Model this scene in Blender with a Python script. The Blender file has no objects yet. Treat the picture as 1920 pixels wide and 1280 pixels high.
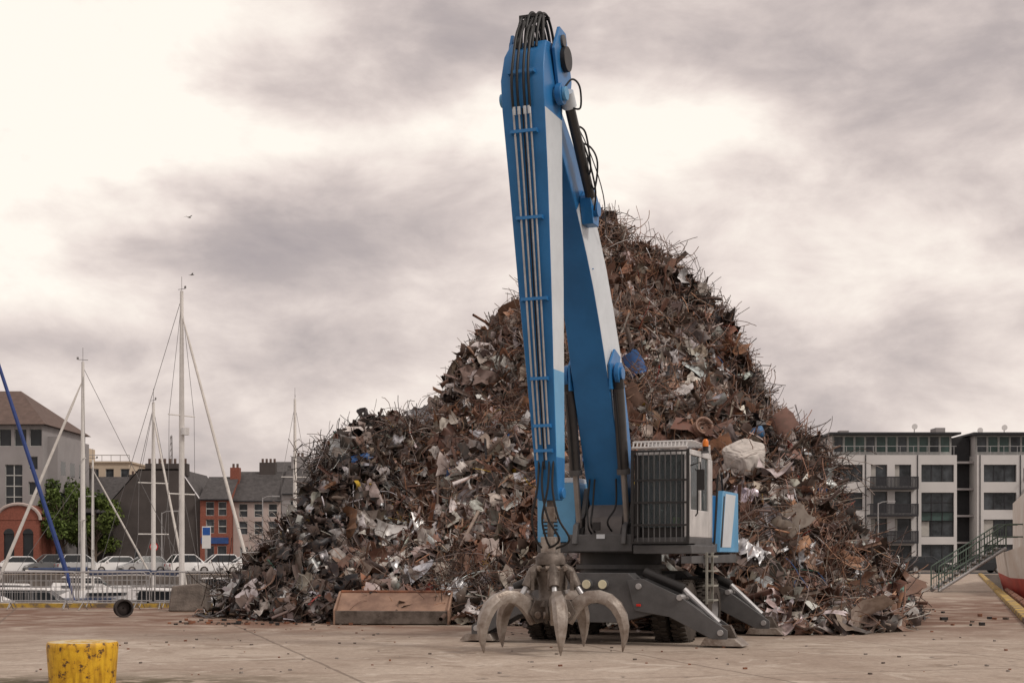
import bpy, bmesh, math, random
import numpy as np
from mathutils import Vector, Matrix
random.seed(7); rng=np.random.default_rng(11)
S=bpy.context.scene
S.view_settings.view_transform='Standard'; S.view_settings.look='None'; S.view_settings.exposure=0
R=math.radians

# ------------------------------------------------------------------ materials
MATS={}
def mat(name,col,rough=.6,metal=0.,var=.25,scale=3.,col2=None,bump=0.,bscale=None,mixlo=.35,mixhi=.65,spec=.4,detail=6):
    if name in MATS: return MATS[name]
    m=bpy.data.materials.new(name); m.use_nodes=True; nt=m.node_tree; N=nt.nodes; L=nt.links
    b=N['Principled BSDF']; b.inputs['Roughness'].default_value=rough; b.inputs['Metallic'].default_value=metal
    b.inputs['Specular IOR Level'].default_value=spec
    if col2 is None: col2=tuple(c*(1-var) for c in col)
    tc=N.new('ShaderNodeTexCoord'); n=N.new('ShaderNodeTexNoise'); n.inputs['Scale'].default_value=scale; n.inputs['Detail'].default_value=detail
    n.inputs['Roughness'].default_value=.62
    L.new(tc.outputs['Object'],n.inputs['Vector'])
    r=N.new('ShaderNodeValToRGB'); r.color_ramp.elements[0].position=mixlo; r.color_ramp.elements[1].position=mixhi
    r.color_ramp.elements[0].color=(*col2,1); r.color_ramp.elements[1].color=(*col,1)
    L.new(n.outputs['Fac'],r.inputs['Fac']); L.new(r.outputs['Color'],b.inputs['Base Color'])
    if bump>0:
        n2=N.new('ShaderNodeTexNoise'); n2.inputs['Scale'].default_value=bscale or scale*6; n2.inputs['Detail'].default_value=5
        L.new(tc.outputs['Object'],n2.inputs['Vector'])
        bp=N.new('ShaderNodeBump'); bp.inputs['Strength'].default_value=bump; bp.inputs['Distance'].default_value=.03
        L.new(n2.outputs['Fac'],bp.inputs['Height']); L.new(bp.outputs['Normal'],b.inputs['Normal'])
    MATS[name]=m; return m

blue=mat('blue_paint',(.028,.18,.44),.36,0,.20,1.6,bump=.04)
pale=mat('pale_paint',(.66,.70,.74),.4,0,.15,1.5)
lblue=mat('light_blue_paint',(.13,.38,.64),.4,0,.2,1.2)
dgrey=mat('dark_grey_paint',(.105,.103,.105),.5,0,.35,2.5,bump=.08)
black=mat('black_steel',(.022,.02,.02),.45,0,.3,3)
rubber=mat('tyre_rubber',(.075,.062,.053),.85,0,.4,5,bump=.2)
chrome=mat('steel_pipe',(.55,.55,.56),.35,.6,.25,6)
worn=mat('worn_steel',(.38,.34,.305),.42,.4,.5,4,col2=(.17,.13,.105),bump=.25)
wornd=mat('worn_steel_dark',(.18,.15,.13),.5,.3,.5,4,col2=(.07,.055,.045),bump=.25)
glassd=mat('dark_glass',(.03,.035,.04),.12,0,.5,.4,spec=.3)
hose=mat('hose_rubber',(.014,.014,.015),.5)
cream=mat('lamp_glass',(.75,.70,.5),.2)
orange=mat('beacon_orange',(.75,.2,.02),.25)
yellowp=mat('yellow_paint',(.62,.36,.02),.55,0,.3,9,col2=(.50,.26,.02),bump=.3)
rust=mat('rust',(.30,.12,.06),.8,0,.4,3,col2=(.11,.05,.035),bump=.3)
white=mat('white_paint',(.74,.72,.71),.5,0,.1,1)
galv=mat('galvanised_steel',(.42,.41,.41),.45,.5,.2,8)
concrete=mat('concrete',(.30,.265,.24),.9,0,.4,2.5,bump=.4)

# ------------------------------------------------------------------ mesh builder
class MB:
    def __init__(s): s.v=[];s.f=[];s.m=[];s.mats=[];s.M=Matrix.Identity(4)
    def mi(s,m):
        if m not in s.mats: s.mats.append(m)
        return s.mats.index(m)
    def add(s,vs,fs,m):
        o=len(s.v); s.v+= [tuple(s.M@Vector(p)) for p in vs]
        k=s.mi(m) if not isinstance(m,list) else None
        for i,f in enumerate(fs):
            s.f.append([a+o for a in f]); s.m.append(k if k is not None else s.mi(m[i]))
    def hexa(s,p,m): s.add(p,[(0,3,2,1),(4,5,6,7),(0,1,5,4),(1,2,6,5),(2,3,7,6),(3,0,4,7)],m)
    def box(s,x0,x1,y0,y1,z0,z1,m):
        s.hexa([(x0,y0,z0),(x1,y0,z0),(x1,y1,z0),(x0,y1,z0),(x0,y0,z1),(x1,y0,z1),(x1,y1,z1),(x0,y1,z1)],m)
    def prism(s,poly,axis,a0,a1,m):
        n=len(poly)
        def P(a,q):
            return (a,q[0],q[1]) if axis=='x' else ((q[0],a,q[1]) if axis=='y' else (q[0],q[1],a))
        vs=[P(a0,q) for q in poly]+[P(a1,q) for q in poly]
        fs=[tuple(range(n)),tuple(range(2*n-1,n-1,-1))]+[(i,i+n,(i+1)%n+n,(i+1)%n) for i in range(n)]
        s.add(vs,fs,m)
    def tube(s,pts,r,sides,m,cap=True,sm=0):
        pts=[Vector(p) for p in pts]
        rr=list(r) if isinstance(r,(list,tuple)) else [r]*len(pts)
        if sm and len(pts)>2: # catmull-rom smoothing
            q=[pts[0]]+pts+[pts[-1]]; np_=[]; nr=[]
            for i in range(1,len(q)-2):
                for k in range(sm):
                    t=k/sm; a,b,c,d=q[i-1],q[i],q[i+1],q[i+2]
                    np_.append(.5*((2*b)+(c-a)*t+(2*a-5*b+4*c-d)*t*t+(3*b-a-3*c+d)*t**3)); nr.append(rr[i-1]*(1-t)+rr[i]*t)
            pts=np_+[pts[-1]]; rr=nr+[rr[-1]]
        n=len(pts)
        T=[]
        for i in range(n):
            a=pts[max(i-1,0)]; b=pts[min(i+1,n-1)]; t=(b-a)
            T.append(t.normalized() if t.length>1e-7 else (T[-1] if T else (pts[-1]-pts[0]).normalized()))
        ref=Vector((0,0,1)) if abs(T[0].z)<.9 else Vector((1,0,0))
        u=T[0].cross(ref).normalized(); vs=[]
        for i in range(n):
            u=(u-T[i]*u.dot(T[i])).normalized(); w=T[i].cross(u)
            for k in range(sides):
                a=2*math.pi*(k+.5)/sides; vs.append(pts[i]+(u*math.cos(a)+w*math.sin(a))*rr[i])
        fs=[(i*sides+k,i*sides+(k+1)%sides,(i+1)*sides+(k+1)%sides,(i+1)*sides+k) for i in range(n-1) for k in range(sides)]
        if cap: fs+=[tuple(range(sides-1,-1,-1)),tuple((n-1)*sides+k for k in range(sides))]
        s.add(vs,fs,m)
    def facade(s,x0,x1,z0,z1,y,wins,wm,gm,fm,dep=.18):
        xs=sorted({x0,x1,*[w[0] for w in wins],*[w[1] for w in wins]}); zs=sorted({z0,z1,*[w[2] for w in wins],*[w[3] for w in wins]})
        for i in range(len(xs)-1):
            for j in range(len(zs)-1):
                cx=(xs[i]+xs[i+1])/2; cz=(zs[j]+zs[j+1])/2
                if any(w[0]<cx<w[1] and w[2]<cz<w[3] for w in wins): continue
                s.add([(xs[i],y,zs[j]),(xs[i+1],y,zs[j]),(xs[i+1],y,zs[j+1]),(xs[i],y,zs[j+1])],[(0,1,2,3)],wm)
        for w in wins:
            a,b,c,d=w[:4]; nm=w[4] if len(w)>4 else 1; nt=w[5] if len(w)>5 else 0
            Y=y+dep
            s.add([(a,y,c),(b,y,c),(b,y,d),(a,y,d),(a,Y,c),(b,Y,c),(b,Y,d),(a,Y,d)],[(0,4,5,1),(1,5,6,2),(2,6,7,3),(3,7,4,0)],wm)
            g=w[6] if len(w)>6 else gm
            s.add([(a,Y,c),(b,Y,c),(b,Y,d),(a,Y,d)],[(0,1,2,3)],g)
            t=.045
            for k in range(nm+2):
                xx=a+(b-a)*k/(nm+1); s.box(max(a,xx-t),min(b,xx+t),Y-.06,Y-.003,c,d,fm)
            for zz in [c,d]+[c+(d-c)*(k+1)/(nt+1) for k in range(nt)]:
                s.box(a,b,Y-.07,Y-.004,max(c,zz-t),min(d,zz+t),fm)
    def make(s,name,parent=None,loc=(0,0,0),rz=0,bevel=0,ang=35,recalc=True,smooth=True):
        me=bpy.data.meshes.new(name); me.from_pydata(s.v,[],s.f)
        for m in s.mats: me.materials.append(m)
        me.polygons.foreach_set('material_index',s.m)
        if recalc:
            bm=bmesh.new(); bm.from_mesh(me); bmesh.ops.recalc_face_normals(bm,faces=bm.faces); bm.to_mesh(me); bm.free()
        if smooth: me.shade_smooth(); me.set_sharp_from_angle(angle=R(ang))
        o=bpy.data.objects.new(name,me); S.collection.objects.link(o); o.location=loc; o.rotation_euler=(0,0,rz)
        if parent: o.parent=parent
        if bevel:
            b=o.modifiers.new('bevel','BEVEL'); b.width=bevel; b.segments=2; b.limit_method='ANGLE'; b.angle_limit=R(40)
        return o
def empty(name,loc=(0,0,0),rz=0):
    e=bpy.data.objects.new(name,None); S.collection.objects.link(e); e.location=loc; e.rotation_euler=(0,0,rz); return e

# ------------------------------------------------------------------ ground / water
def ground_mat():
    m=bpy.data.materials.new('quay_concrete'); m.use_nodes=True; nt=m.node_tree;N=nt.nodes;L=nt.links;b=N['Principled BSDF']; b.inputs['Roughness'].default_value=.9; b.inputs['Specular IOR Level'].default_value=.3
    tc=N.new('ShaderNodeTexCoord')
    def noise(sc,det=6,dist=0,rough=.6):
        n=N.new('ShaderNodeTexNoise'); n.inputs['Scale'].default_value=sc;n.inputs['Detail'].default_value=det;n.inputs['Distortion'].default_value=dist;n.inputs['Roughness'].default_value=rough
        L.new(tc.outputs['Object'],n.inputs['Vector']); return n
    def ramp(src,a,ca,b_,cb):
        r=N.new('ShaderNodeValToRGB'); r.color_ramp.elements[0].position=a; r.color_ramp.elements[0].color=ca; r.color_ramp.elements[1].position=b_; r.color_ramp.elements[1].color=cb
        L.new(src,r.inputs['Fac']); return r
    def mix(f,a,b2,mode='MIX',fac=None):
        x=N.new('ShaderNodeMix'); x.data_type='RGBA'; x.blend_type=mode
        if f is not None: L.new(f,x.inputs[0])
        else: x.inputs[0].default_value=fac
        L.new(a,x.inputs[6]); 
        if isinstance(b2,tuple): x.inputs[7].default_value=b2
        else: L.new(b2,x.inputs[7])
        return x.outputs[2]
    base=ramp(noise(.35,8,.4).outputs['Fac'],.35,(.36,.285,.23,1),.68,(.50,.42,.35,1)).outputs['Color']
    fine=ramp(noise(9,8,0,.75).outputs['Fac'],.3,(.66,.66,.66,1),.7,(1.12,1.12,1.12,1)).outputs['Color']
    c=mix(None,base,fine,'MULTIPLY',1.)
    stain=ramp(noise(.9,7,1.2).outputs['Fac'],.52,(0,0,0,1),.68,(.75,.75,.75,1)).outputs['Color']
    c=mix(stain,c,(.22,.165,.125,1))
    lt=ramp(noise(.55,9,2.0,.7).outputs['Fac'],.56,(0,0,0,1),.64,(.6,.6,.6,1)).outputs['Color']
    c=mix(lt,c,(.57,.50,.43,1))
    pits=ramp(noise(26,3).outputs['Fac'],.62,(0,0,0,1),.70,(.8,.8,.8,1)).outputs['Color']
    c=mix(pits,c,(.16,.12,.09,1))
    oil=ramp(noise(1.7,3,.6).outputs['Fac'],.66,(0,0,0,1),.72,(.75,.75,.75,1)).outputs['Color']
    c=mix(oil,c,(.10,.08,.065,1))
    sep=N.new('ShaderNodeSeparateXYZ'); L.new(tc.outputs['Object'],sep.inputs[0])
    mr=N.new('ShaderNodeMapRange'); mr.inputs[1].default_value=25.5; mr.inputs[2].default_value=33; L.new(sep.outputs['Y'],mr.inputs[0])
    mr2=N.new('ShaderNodeMapRange'); mr2.inputs[1].default_value=62; mr2.inputs[2].default_value=46; L.new(sep.outputs['Y'],mr2.inputs[0])
    n3=ramp(noise(.6,7,.8).outputs['Fac'],.34,(0,0,0,1),.56,(1,1,1,1)).outputs['Color']
    mm=N.new('ShaderNodeMath'); mm.operation='MULTIPLY'; L.new(mr.outputs[0],mm.inputs[0]); L.new(n3,mm.inputs[1])
    mm2=N.new('ShaderNodeMath'); mm2.operation='MULTIPLY'; L.new(mm.outputs[0],mm2.inputs[0]); L.new(mr2.outputs[0],mm2.inputs[1])
    c=mix(mm2.outputs[0],c,(.17,.095,.065,1))
    mp=N.new('ShaderNodeMapping'); mp.inputs['Rotation'].default_value=(0,0,R(-17)); mp.inputs['Location'].default_value=(1.7,1.1,0); L.new(tc.outputs['Object'],mp.inputs['Vector'])
    nj=noise(1.3,4); ad=N.new('ShaderNodeVectorMath'); ad.operation='MULTIPLY_ADD'; L.new(nj.outputs['Color'],ad.inputs[0]); ad.inputs[1].default_value=(.12,.12,0); L.new(mp.outputs[0],ad.inputs[2])
    br=N.new('ShaderNodeTexBrick'); br.offset=0; br.inputs['Scale'].default_value=1; br.inputs['Brick Width'].default_value=5.2; br.inputs['Row Height'].default_value=4.6; br.inputs['Mortar Size'].default_value=.035; br.inputs['Mortar Smooth'].default_value=.3
    L.new(ad.outputs[0],br.inputs['Vector'])
    mj=N.new('ShaderNodeMath'); mj.operation='MULTIPLY'; mj.inputs[1].default_value=.6; L.new(br.outputs['Fac'],mj.inputs[0])
    c=mix(mj.outputs[0],c,(.12,.09,.07,1))
    mr4=N.new('ShaderNodeMapRange'); mr4.inputs[1].default_value=19.6; mr4.inputs[2].default_value=18.0; L.new(sep.outputs['Y'],mr4.inputs[0])
    mx=N.new('ShaderNodeMapRange'); mx.inputs[1].default_value=-1.6; mx.inputs[2].default_value=-4.5; L.new(sep.outputs['X'],mx.inputs[0])
    m4=N.new('ShaderNodeMath'); m4.operation='MULTIPLY'; L.new(mr4.outputs[0],m4.inputs[0]); L.new(mx.outputs[0],m4.inputs[1])
    n5=ramp(noise(2.2,7,.5).outputs['Fac'],.38,(0,0,0,1),.5,(1,1,1,1)).outputs['Color']
    m5=N.new('ShaderNodeMath'); m5.operation='MULTIPLY'; L.new(m4.outputs[0],m5.inputs[0]); L.new(n5,m5.inputs[1])
    c=mix(m5.outputs[0],c,(.10,.08,.045,1))
    L.new(c,b.inputs['Base Color'])
    bp=N.new('ShaderNodeBump'); bp.inputs['Strength'].default_value=.45; bp.inputs['Distance'].default_value=.02; L.new(noise(14,8,0,.7).outputs['Fac'],bp.inputs['Height']); L.new(bp.outputs[0],b.inputs['Normal'])
    return m
gm=ground_mat()
XR=lambda y: 9.7+.315*(y-25)
g=MB()
def q(*p): g.add([(a,b,0) for a,b in p],[(0,1,2,3)],gm)
q((-400,-60),(XR(-60),-60),(XR(44),44),(-400,44))
q((-9,44),(XR(44),44),(XR(118),118),(-9,118))
q((-400,44),(-75,44),(-75,118),(-400,118))
q((-2500,118),(2500,118),(2500,3500),(-2500,3500))
wallm=mat('quay_wall_stone',(.20,.17,.15),.9,0,.5,1.2,bump=.5)
def w(a,b): g.add([(a[0],a[1],0),(b[0],b[1],0),(b[0],b[1],-4),(a[0],a[1],-4)],[(0,1,2,3)],wallm)
w((-75,44),(-9,44)); w((-9,44),(-9,118)); w((-9,118),(-75,118)); w((-75,118),(-75,44))
w((XR(-60),-60),(XR(118),118)); w((XR(118),118),(2500,118))
g.make('ground',recalc=False,smooth=False)
wm=mat('harbour_water',(.04,.05,.05),.16,0,.3,.3,bump=.7,bscale=1.2)
m=MB(); m.add([(-2500,-300,-1.5),(2500,-300,-1.5),(2500,400,-1.5),(-2500,400,-1.5)],[(0,1,2,3)],wm); m.make('water',recalc=False,smooth=False)
asp=mat('asphalt',(.07,.068,.068),.9,0,.2,1)
m=MB(); m.add([(-300,121,.004),(300,121,.004),(300,133,.004),(-300,133,.004)],[(0,1,2,3)],asp); m.make('road',recalc=False,smooth=False)
m=MB(); m.box(-300,-24,133,136.5,0,.13,concrete); m.box(24,300,134,146,0,.13,concrete); m.make('pavement')

yk=mat('worn_yellow_kerb',(.50,.33,.06),.8,0,.3,3,col2=(.17,.13,.10),bump=.3,mixlo=.42,mixhi=.58)
rk=mat('rusty_timber_kerb',(.22,.14,.10),.85,0,.4,3,col2=(.09,.06,.045),bump=.5)
m=MB()
y=14.
while y<116:
    y2=y+1.9; mk=yk if y>33 else rk
    m.hexa([(XR(y)-.35,y,0.0),(XR(y),y,0),(XR(y2),y2,0),(XR(y2)-.35,y2,0),(XR(y)-.32,y,.12),(XR(y)-.02,y,.12),(XR(y2)-.02,y2,.12),(XR(y2)-.32,y2,.12)],mk)
    y+=2.0
m.make('quay_kerb',bevel=.02)
m=MB()
for y in np.arange(22,60,4.0):
    m.tube([(XR(y)+.22,y,.05),(XR(y+3.6)+.22,y+3.6,.05)],.14,6,rust)
m.make('quay_fender')
m=MB(); m.box(-74,-9.2,43.4,43.75,0,.12,yk); m.make('basin_kerb')

# ------------------------------------------------------------------ scrap heap
rid=np.array([ # x, yc, z, yfront
(-7.5,37.6,0,37.1),(-7.2,37.9,.6,36.8),(-6.8,38.2,1.2,36.0),(-6.0,38.8,2.3,35.0),(-5.3,40,3.9,34.4),(-4.7,41,4.8,34.1),(-3.1,43,5.5,33.9),(-2.4,43.4,5.65,33.8),(-1.8,44,6.6,33.6),(-1,44,7.4,33.3),(0,44,8.6,33),(.7,44,9.3,32.6),(1.4,44,10.2,32),(2.2,44,11.0,31.6),(3.1,44,11.35,31.0),(4.3,44,10.4,30.2),(5.4,44,9.1,29.6),(6.7,43,7.1,29.4),(7.9,42,4.7,30.4),(8.8,40.5,2.3,32.4),(9.5,38.6,.7,34.8),(9.9,37.8,0,36.8)])
ph=rng.uniform(0,6.28,24); kk=rng.normal(0,1,(24,2)); kk/=np.linalg.norm(kk,axis=1)[:,None]; wl=rng.uniform(.8,4.0,24); kk=kk/wl[:,None]*6.28
def hgt(x,y):
    Z=np.interp(x,rid[:,0],rid[:,2]); yc=np.interp(x,rid[:,0],rid[:,1]); yf=np.interp(x,rid[:,0],rid[:,3])
    F=np.maximum(yc-yf,.4); B=np.maximum(Z*1.05,.5)
    t=np.where(y<yc,(yc-y)/F,(y-yc)/B); t=np.sqrt(t*t+.006)-.0775
    h=Z*np.clip(1-t,0,2)**1.08
    n=sum(np.sin(kk[i,0]*x+kk[i,1]*y+ph[i])*wl[i]*.042 for i in range(24))
    return h+n*np.clip(h,0,1)
pv=[];pf=[];pc=[];off=0
def push(V,F,C):
    global off
    n,k,_=V.shape
    pv.append(V.reshape(-1,3)); pf.append((F[None]+ (np.arange(n)*k)[:,None,None]+off).reshape(-1,4)); pc.append(np.repeat(C,k,axis=0)); off+=n*k
gx=np.linspace(-8,10.4,150); gy=np.linspace(28.5,58,190); GX,GY=np.meshgrid(gx,gy,indexing='ij')
GZ=hgt(GX,GY)-.22; GZ+=rng.normal(0,.06,GZ.shape)*(GZ>.1)
V=np.stack([GX,GY,GZ],-1).reshape(1,-1,3); a=np.arange(150*190).reshape(150,190)
F=np.stack([a[:-1,:-1],a[1:,:-1],a[1:,1:],a[:-1,1:]],-1).reshape(-1,4)
push(V,F,np.array([[.018,.013,.011,0.]]))  # near-black base: crevice shade between the pieces painted into its colour
def sample(n,back=.3,spill=0.0):
    out=[]
    c=0
    while c<n:
        x=rng.uniform(-7.7,10.2,n*3); y=rng.uniform(28.5,57,n*3)
        h=hgt(x,y); e=.15
        hx=(hgt(x+e,y)-h)/e; hy=(hgt(x,y+e)-h)/e
        wgt=np.sqrt(1+hx**2+hy**2)/3.0
        yc=np.interp(x,rid[:,0],rid[:,1]); wgt=np.where(y>yc+2.0,wgt*back,wgt)
        k=(h>.04)&(rng.random(n*3)<wgt)
        nn=np.stack([-hx,-hy,np.ones_like(h)],-1)[k]; nn/=np.linalg.norm(nn,axis=1)[:,None]
        out.append(np.concatenate([np.stack([x,y,h],-1)[k],nn],1)); c+=k.sum()
    o=np.concatenate(out)[:n]; return o[:,:3],o[:,3:]
def unit(v): return v/np.maximum(np.linalg.norm(v,axis=-1,keepdims=True),1e-9)
PAL=np.array([(.19,.10,.07,.05),(.28,.165,.12,0),(.40,.21,.13,0),(.23,.175,.15,.1),(.32,.265,.235,.15),(.46,.39,.35,.05),(.60,.565,.54,.1),(.74,.74,.75,.6),(.045,.035,.03,.1),(.11,.078,.064,.05),(.022,.022,.025,.2),(.19,.168,.16,.2)])
W_mid =np.array([.11,.12,.045,.13,.14,.10,.09,.07,.07,.08,.02,.05])
W_pale=np.array([.04,.05,.02,.09,.16,.17,.20,.17,.04,.05,.02,.06])
W_rust=np.array([.22,.20,.12,.14,.09,.05,.03,.02,.04,.10,.005,.02])
W_dark=np.array([.055,.03,.01,.07,.055,.03,.05,.07,.22,.15,.20,.08])
W_wire=np.array([.22,.20,.10,.15,.08,.04,.02,.01,.06,.12,.01,.02])
fk=rng.normal(0,1,(8,3))*1.1; fp=rng.uniform(0,6.28,8); fk2=rng.normal(0,1,(8,3))*1.2; fp2=rng.uniform(0,6.28,8)
def field(P,k,p): return sum(np.sin(P@k[i]+p[i]) for i in range(8))/2.0
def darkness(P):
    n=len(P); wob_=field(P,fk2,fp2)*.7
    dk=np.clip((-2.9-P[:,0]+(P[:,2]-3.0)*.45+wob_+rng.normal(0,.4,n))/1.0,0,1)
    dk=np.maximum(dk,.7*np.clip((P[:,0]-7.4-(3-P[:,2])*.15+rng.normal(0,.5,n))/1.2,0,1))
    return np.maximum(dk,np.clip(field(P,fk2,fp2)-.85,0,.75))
def colors(P,W=None):
    n=len(P); dk=darkness(P)
    pl=np.clip(field(P,fk,fp)*.7+.15+np.clip((3.2-P[:,2])*.2,0,.4)+np.clip((P[:,0]-1)*.06,0,.3),0,.9); ru=np.clip(-field(P,fk,fp)*.7+np.clip((P[:,2]-8.5)*.5,0,.8),0,.9)
    base=W_mid if W is None else W
    def ch(w_): return rng.choice(len(PAL),n,p=w_/w_.sum())
    i=ch(base)
    if W is None:
        i=np.where(rng.random(n)<pl,ch(W_pale),i); i=np.where(rng.random(n)<ru,ch(W_rust),i)
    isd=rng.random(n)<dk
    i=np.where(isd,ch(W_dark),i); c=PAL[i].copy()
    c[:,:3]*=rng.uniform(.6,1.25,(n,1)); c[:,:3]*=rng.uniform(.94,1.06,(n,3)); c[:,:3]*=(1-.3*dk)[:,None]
    s=rng.random(n)
    acc=np.array([(.05,.14,.36,0),(.35,.03,.02,0),(.5,.33,.04,0),(.06,.16,.12,0),(.75,.75,.73,0)])
    ai=rng.integers(0,5,n); c=np.where((s<.010)[:,None],acc[ai],c)
    return c
def frame(nn,spread):
    n=len(nn); w_=unit(nn+rng.normal(0,spread,(n,3))); t=unit(np.cross(w_,rng.normal(0,1,(n,3)))); b=np.cross(w_,t); return t,b,w_
def sheets(n,smin,smed,sig,spread,k=4,crumple=.16,lift=.25,W=None,smax=1.3,asp=(.25,1.0),P=None,NN=None,C=None):
    if P is None: P,NN=sample(n)
    C=colors(P,W) if C is None else C
    t,b,w_=frame(NN,spread)
    a=np.clip(smed*np.exp(rng.normal(0,sig,n)),smin,smax); bb=a*rng.uniform(*asp,n)
    u=np.linspace(-.5,.5,k); U,Vv=np.meshgrid(u,u,indexing='ij'); U=U.ravel()[None]+rng.normal(0,.22/k,(n,k*k)); Vv=Vv.ravel()[None]+rng.normal(0,.22/k,(n,k*k))
    bend=rng.normal(0,.7,(n,1)); bend2=rng.normal(0,.5,(n,1)); fold=rng.uniform(-.2,.2,(n,1)); fa=rng.normal(0,.5,(n,1))
    Wd=(bend*U**2+bend2*Vv**2+fa*np.abs(U-fold)+rng.normal(0,crumple,(n,k*k)))*bb[:,None]
    c=P+NN*rng.uniform(-.05,lift,(n,1))
    V=c[:,None]+U[...,None]*a[:,None,None]*t[:,None]+Vv[...,None]*bb[:,None,None]*b[:,None]+Wd[...,None]*w_[:,None]
    V[...,2]=np.maximum(V[...,2],.01)
    ii=np.arange(k*k).reshape(k,k); F=np.stack([ii[:-1,:-1],ii[1:,:-1],ii[1:,1:],ii[:-1,1:]],-1).reshape(-1,4)
    push(V,F,C)
def tubes(Pts,rad,sides,C):
    n,K,_=Pts.shape
    T=np.empty_like(Pts); T[:,1:-1]=Pts[:,2:]-Pts[:,:-2]; T[:,0]=Pts[:,1]-Pts[:,0]; T[:,-1]=Pts[:,-1]-Pts[:,-2]
    T=unit(T+1e-6); ref=np.repeat(unit(rng.normal(0,1,(n,1,3))),K,1)
    u=unit(np.cross(T,ref)); v=np.cross(T,u)
    an=np.arange(sides)*2*np.pi/sides
    rad=np.broadcast_to(rad if rad.ndim==2 else rad[:,None],(n,K))
    V=Pts[:,:,None]+rad[:,:,None,None]*(np.cos(an)[None,None,:,None]*u[:,:,None]+np.sin(an)[None,None,:,None]*v[:,:,None])
    V=V.reshape(n,K*sides,3); V[...,2]=np.maximum(V[...,2],.008)
    F=np.array([(i*sides+k,i*sides+(k+1)%sides,(i+1)*sides+(k+1)%sides,(i+1)*sides+k) for i in range(K-1) for k in range(sides)])
    push(V,F,C)
def rods(n,K,lmed,rlo,rhi,sides,curl,spread,lift,W=W_wire,P=None,NN=None,lmax=1.6,sig=.4,C=None):
    if P is None: P,NN=sample(n)
    C=colors(P,W) if C is None else C; d=frame(NN,spread)[0]; L=np.minimum(lmed*np.exp(rng.normal(0,sig,n)),lmax)
    pts=[np.zeros((n,3))]; turn=rng.normal(0,curl,(n,3))
    for i in range(K-1):
        pts.append(pts[-1]+d*(L/(K-1))[:,None]); d=unit(d+turn/(K-1)*2+rng.normal(0,curl*.5,(n,3))/(K-1)*2)
    A=np.stack(pts,1); A-=A.mean(1,keepdims=True); A+=(P+NN*rng.uniform(0,lift,(n,1)))[:,None]
    tubes(A,rng.uniform(rlo,rhi,n),sides,C)
def angles(n,lmed,wd,spread,lift,P=None,NN=None,lmax=1.8):
    """L-section and U-section steel, slightly bent"""
    if P is None: P,NN=sample(n)
    C=colors(P,W_wire); t,b,w_=frame(NN,spread); L=np.minimum(lmed*np.exp(rng.normal(0,.4,n)),lmax); K=4
    W_=rng.uniform(*wd,n)[:,None]; bend=rng.normal(0,.12,(n,2))
    s=np.linspace(-.5,.5,K); rows=[]
    prof=[(-1,1),(-1,0),(0,-.1),(1,0),(1,1)]
    for s_ in s:
        c=P+NN*lift*.4+t*(L*s_)[:,None]+(b*bend[:,:1]+w_*bend[:,1:])*(L*s_*s_*3)[:,None]
        for (p_,q_) in prof: rows.append(c+b*W_*p_*.5+w_*W_*q_*.6)
    V=np.stack(rows,1); V[...,2]=np.maximum(V[...,2],.01); m_=len(prof)
    F=np.array([(i*m_+k,i*m_+k+1,(i+1)*m_+k+1,(i+1)*m_+k) for i in range(K-1) for k in range(m_-1)])
    push(V,F,C)
# main masses
sheets(16000,.08,.25,.5,.85,smax=.9)
sheets(9500,.05,.14,.35,1.0,k=3,lift=.3)
sheets(2400,.3,.50,.3,.65,k=6,crumple=.16,lift=.42,smax=1.0)
sheets(1300,.3,.60,.25,.6,k=6,crumple=.035,lift=.42,smax=1.0,asp=(.3,.8))
sheets(1900,.2,.60,.3,.6,k=5,crumple=.05,lift=.4,smax=1.2,asp=(.06,.2))
angles(2600,.7,(.05,.13),.55,.4)
rods(3600,4,.7,.012,.03,4,.3,.55,.35,lmax=1.4)
rods(420,3,1.2,.03,.07,6,.1,.4,.3,lmax=2.0)
rods(11000,10,1.2,.006,.012,3,1.1,.8,.36)
def zone(n,f):
    o=[[],[]]; c=0
    while c<n:
        P,NN=sample(6000); k=f(P); o[0].append(P[k]);o[1].append(NN[k]); c+=k.sum()
    return np.concatenate(o[0])[:n],np.concatenate(o[1])[:n]
top=lambda P:(P[:,2]>7.4)|((P[:,0]>6.0)&(P[:,2]>1.5))
P,NN=zone(6500,top); rods(6500,9,1.2,.007,.013,3,.8,.6,.38,P=P,NN=NN)
P,NN=zone(420,top); rods(420,10,1.7,.006,.010,3,.45,.9,.5,P=P,NN=NN,lmax=2.4)
P,NN=zone(900,top); rods(900,4,.8,.012,.025,4,.3,.7,.35,P=P,NN=NN,lmax=1.3)
P,NN=zone(420,top); angles(420,.8,(.06,.16),.7,.5,P=P,NN=NN)
P,NN=zone(500,top); sheets(500,.2,.42,.35,.9,k=5,crumple=.12,lift=.45,P=P,NN=NN)
# tangled wire nests (rebar bundles) scattered over the slope
nc=46; PC,NC=sample(nc)
for i in range(nc):
    m_=110; P=PC[i]+rng.normal(0,.38,(m_,3))*np.array([1,.7,.6]); P[:,2]=np.maximum(P[:,2],.05); NN=np.repeat(NC[i][None],m_,0)
    rods(m_,11,1.3,.007,.013,3,1.3,1.2,.35,P=P,NN=NN)
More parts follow.
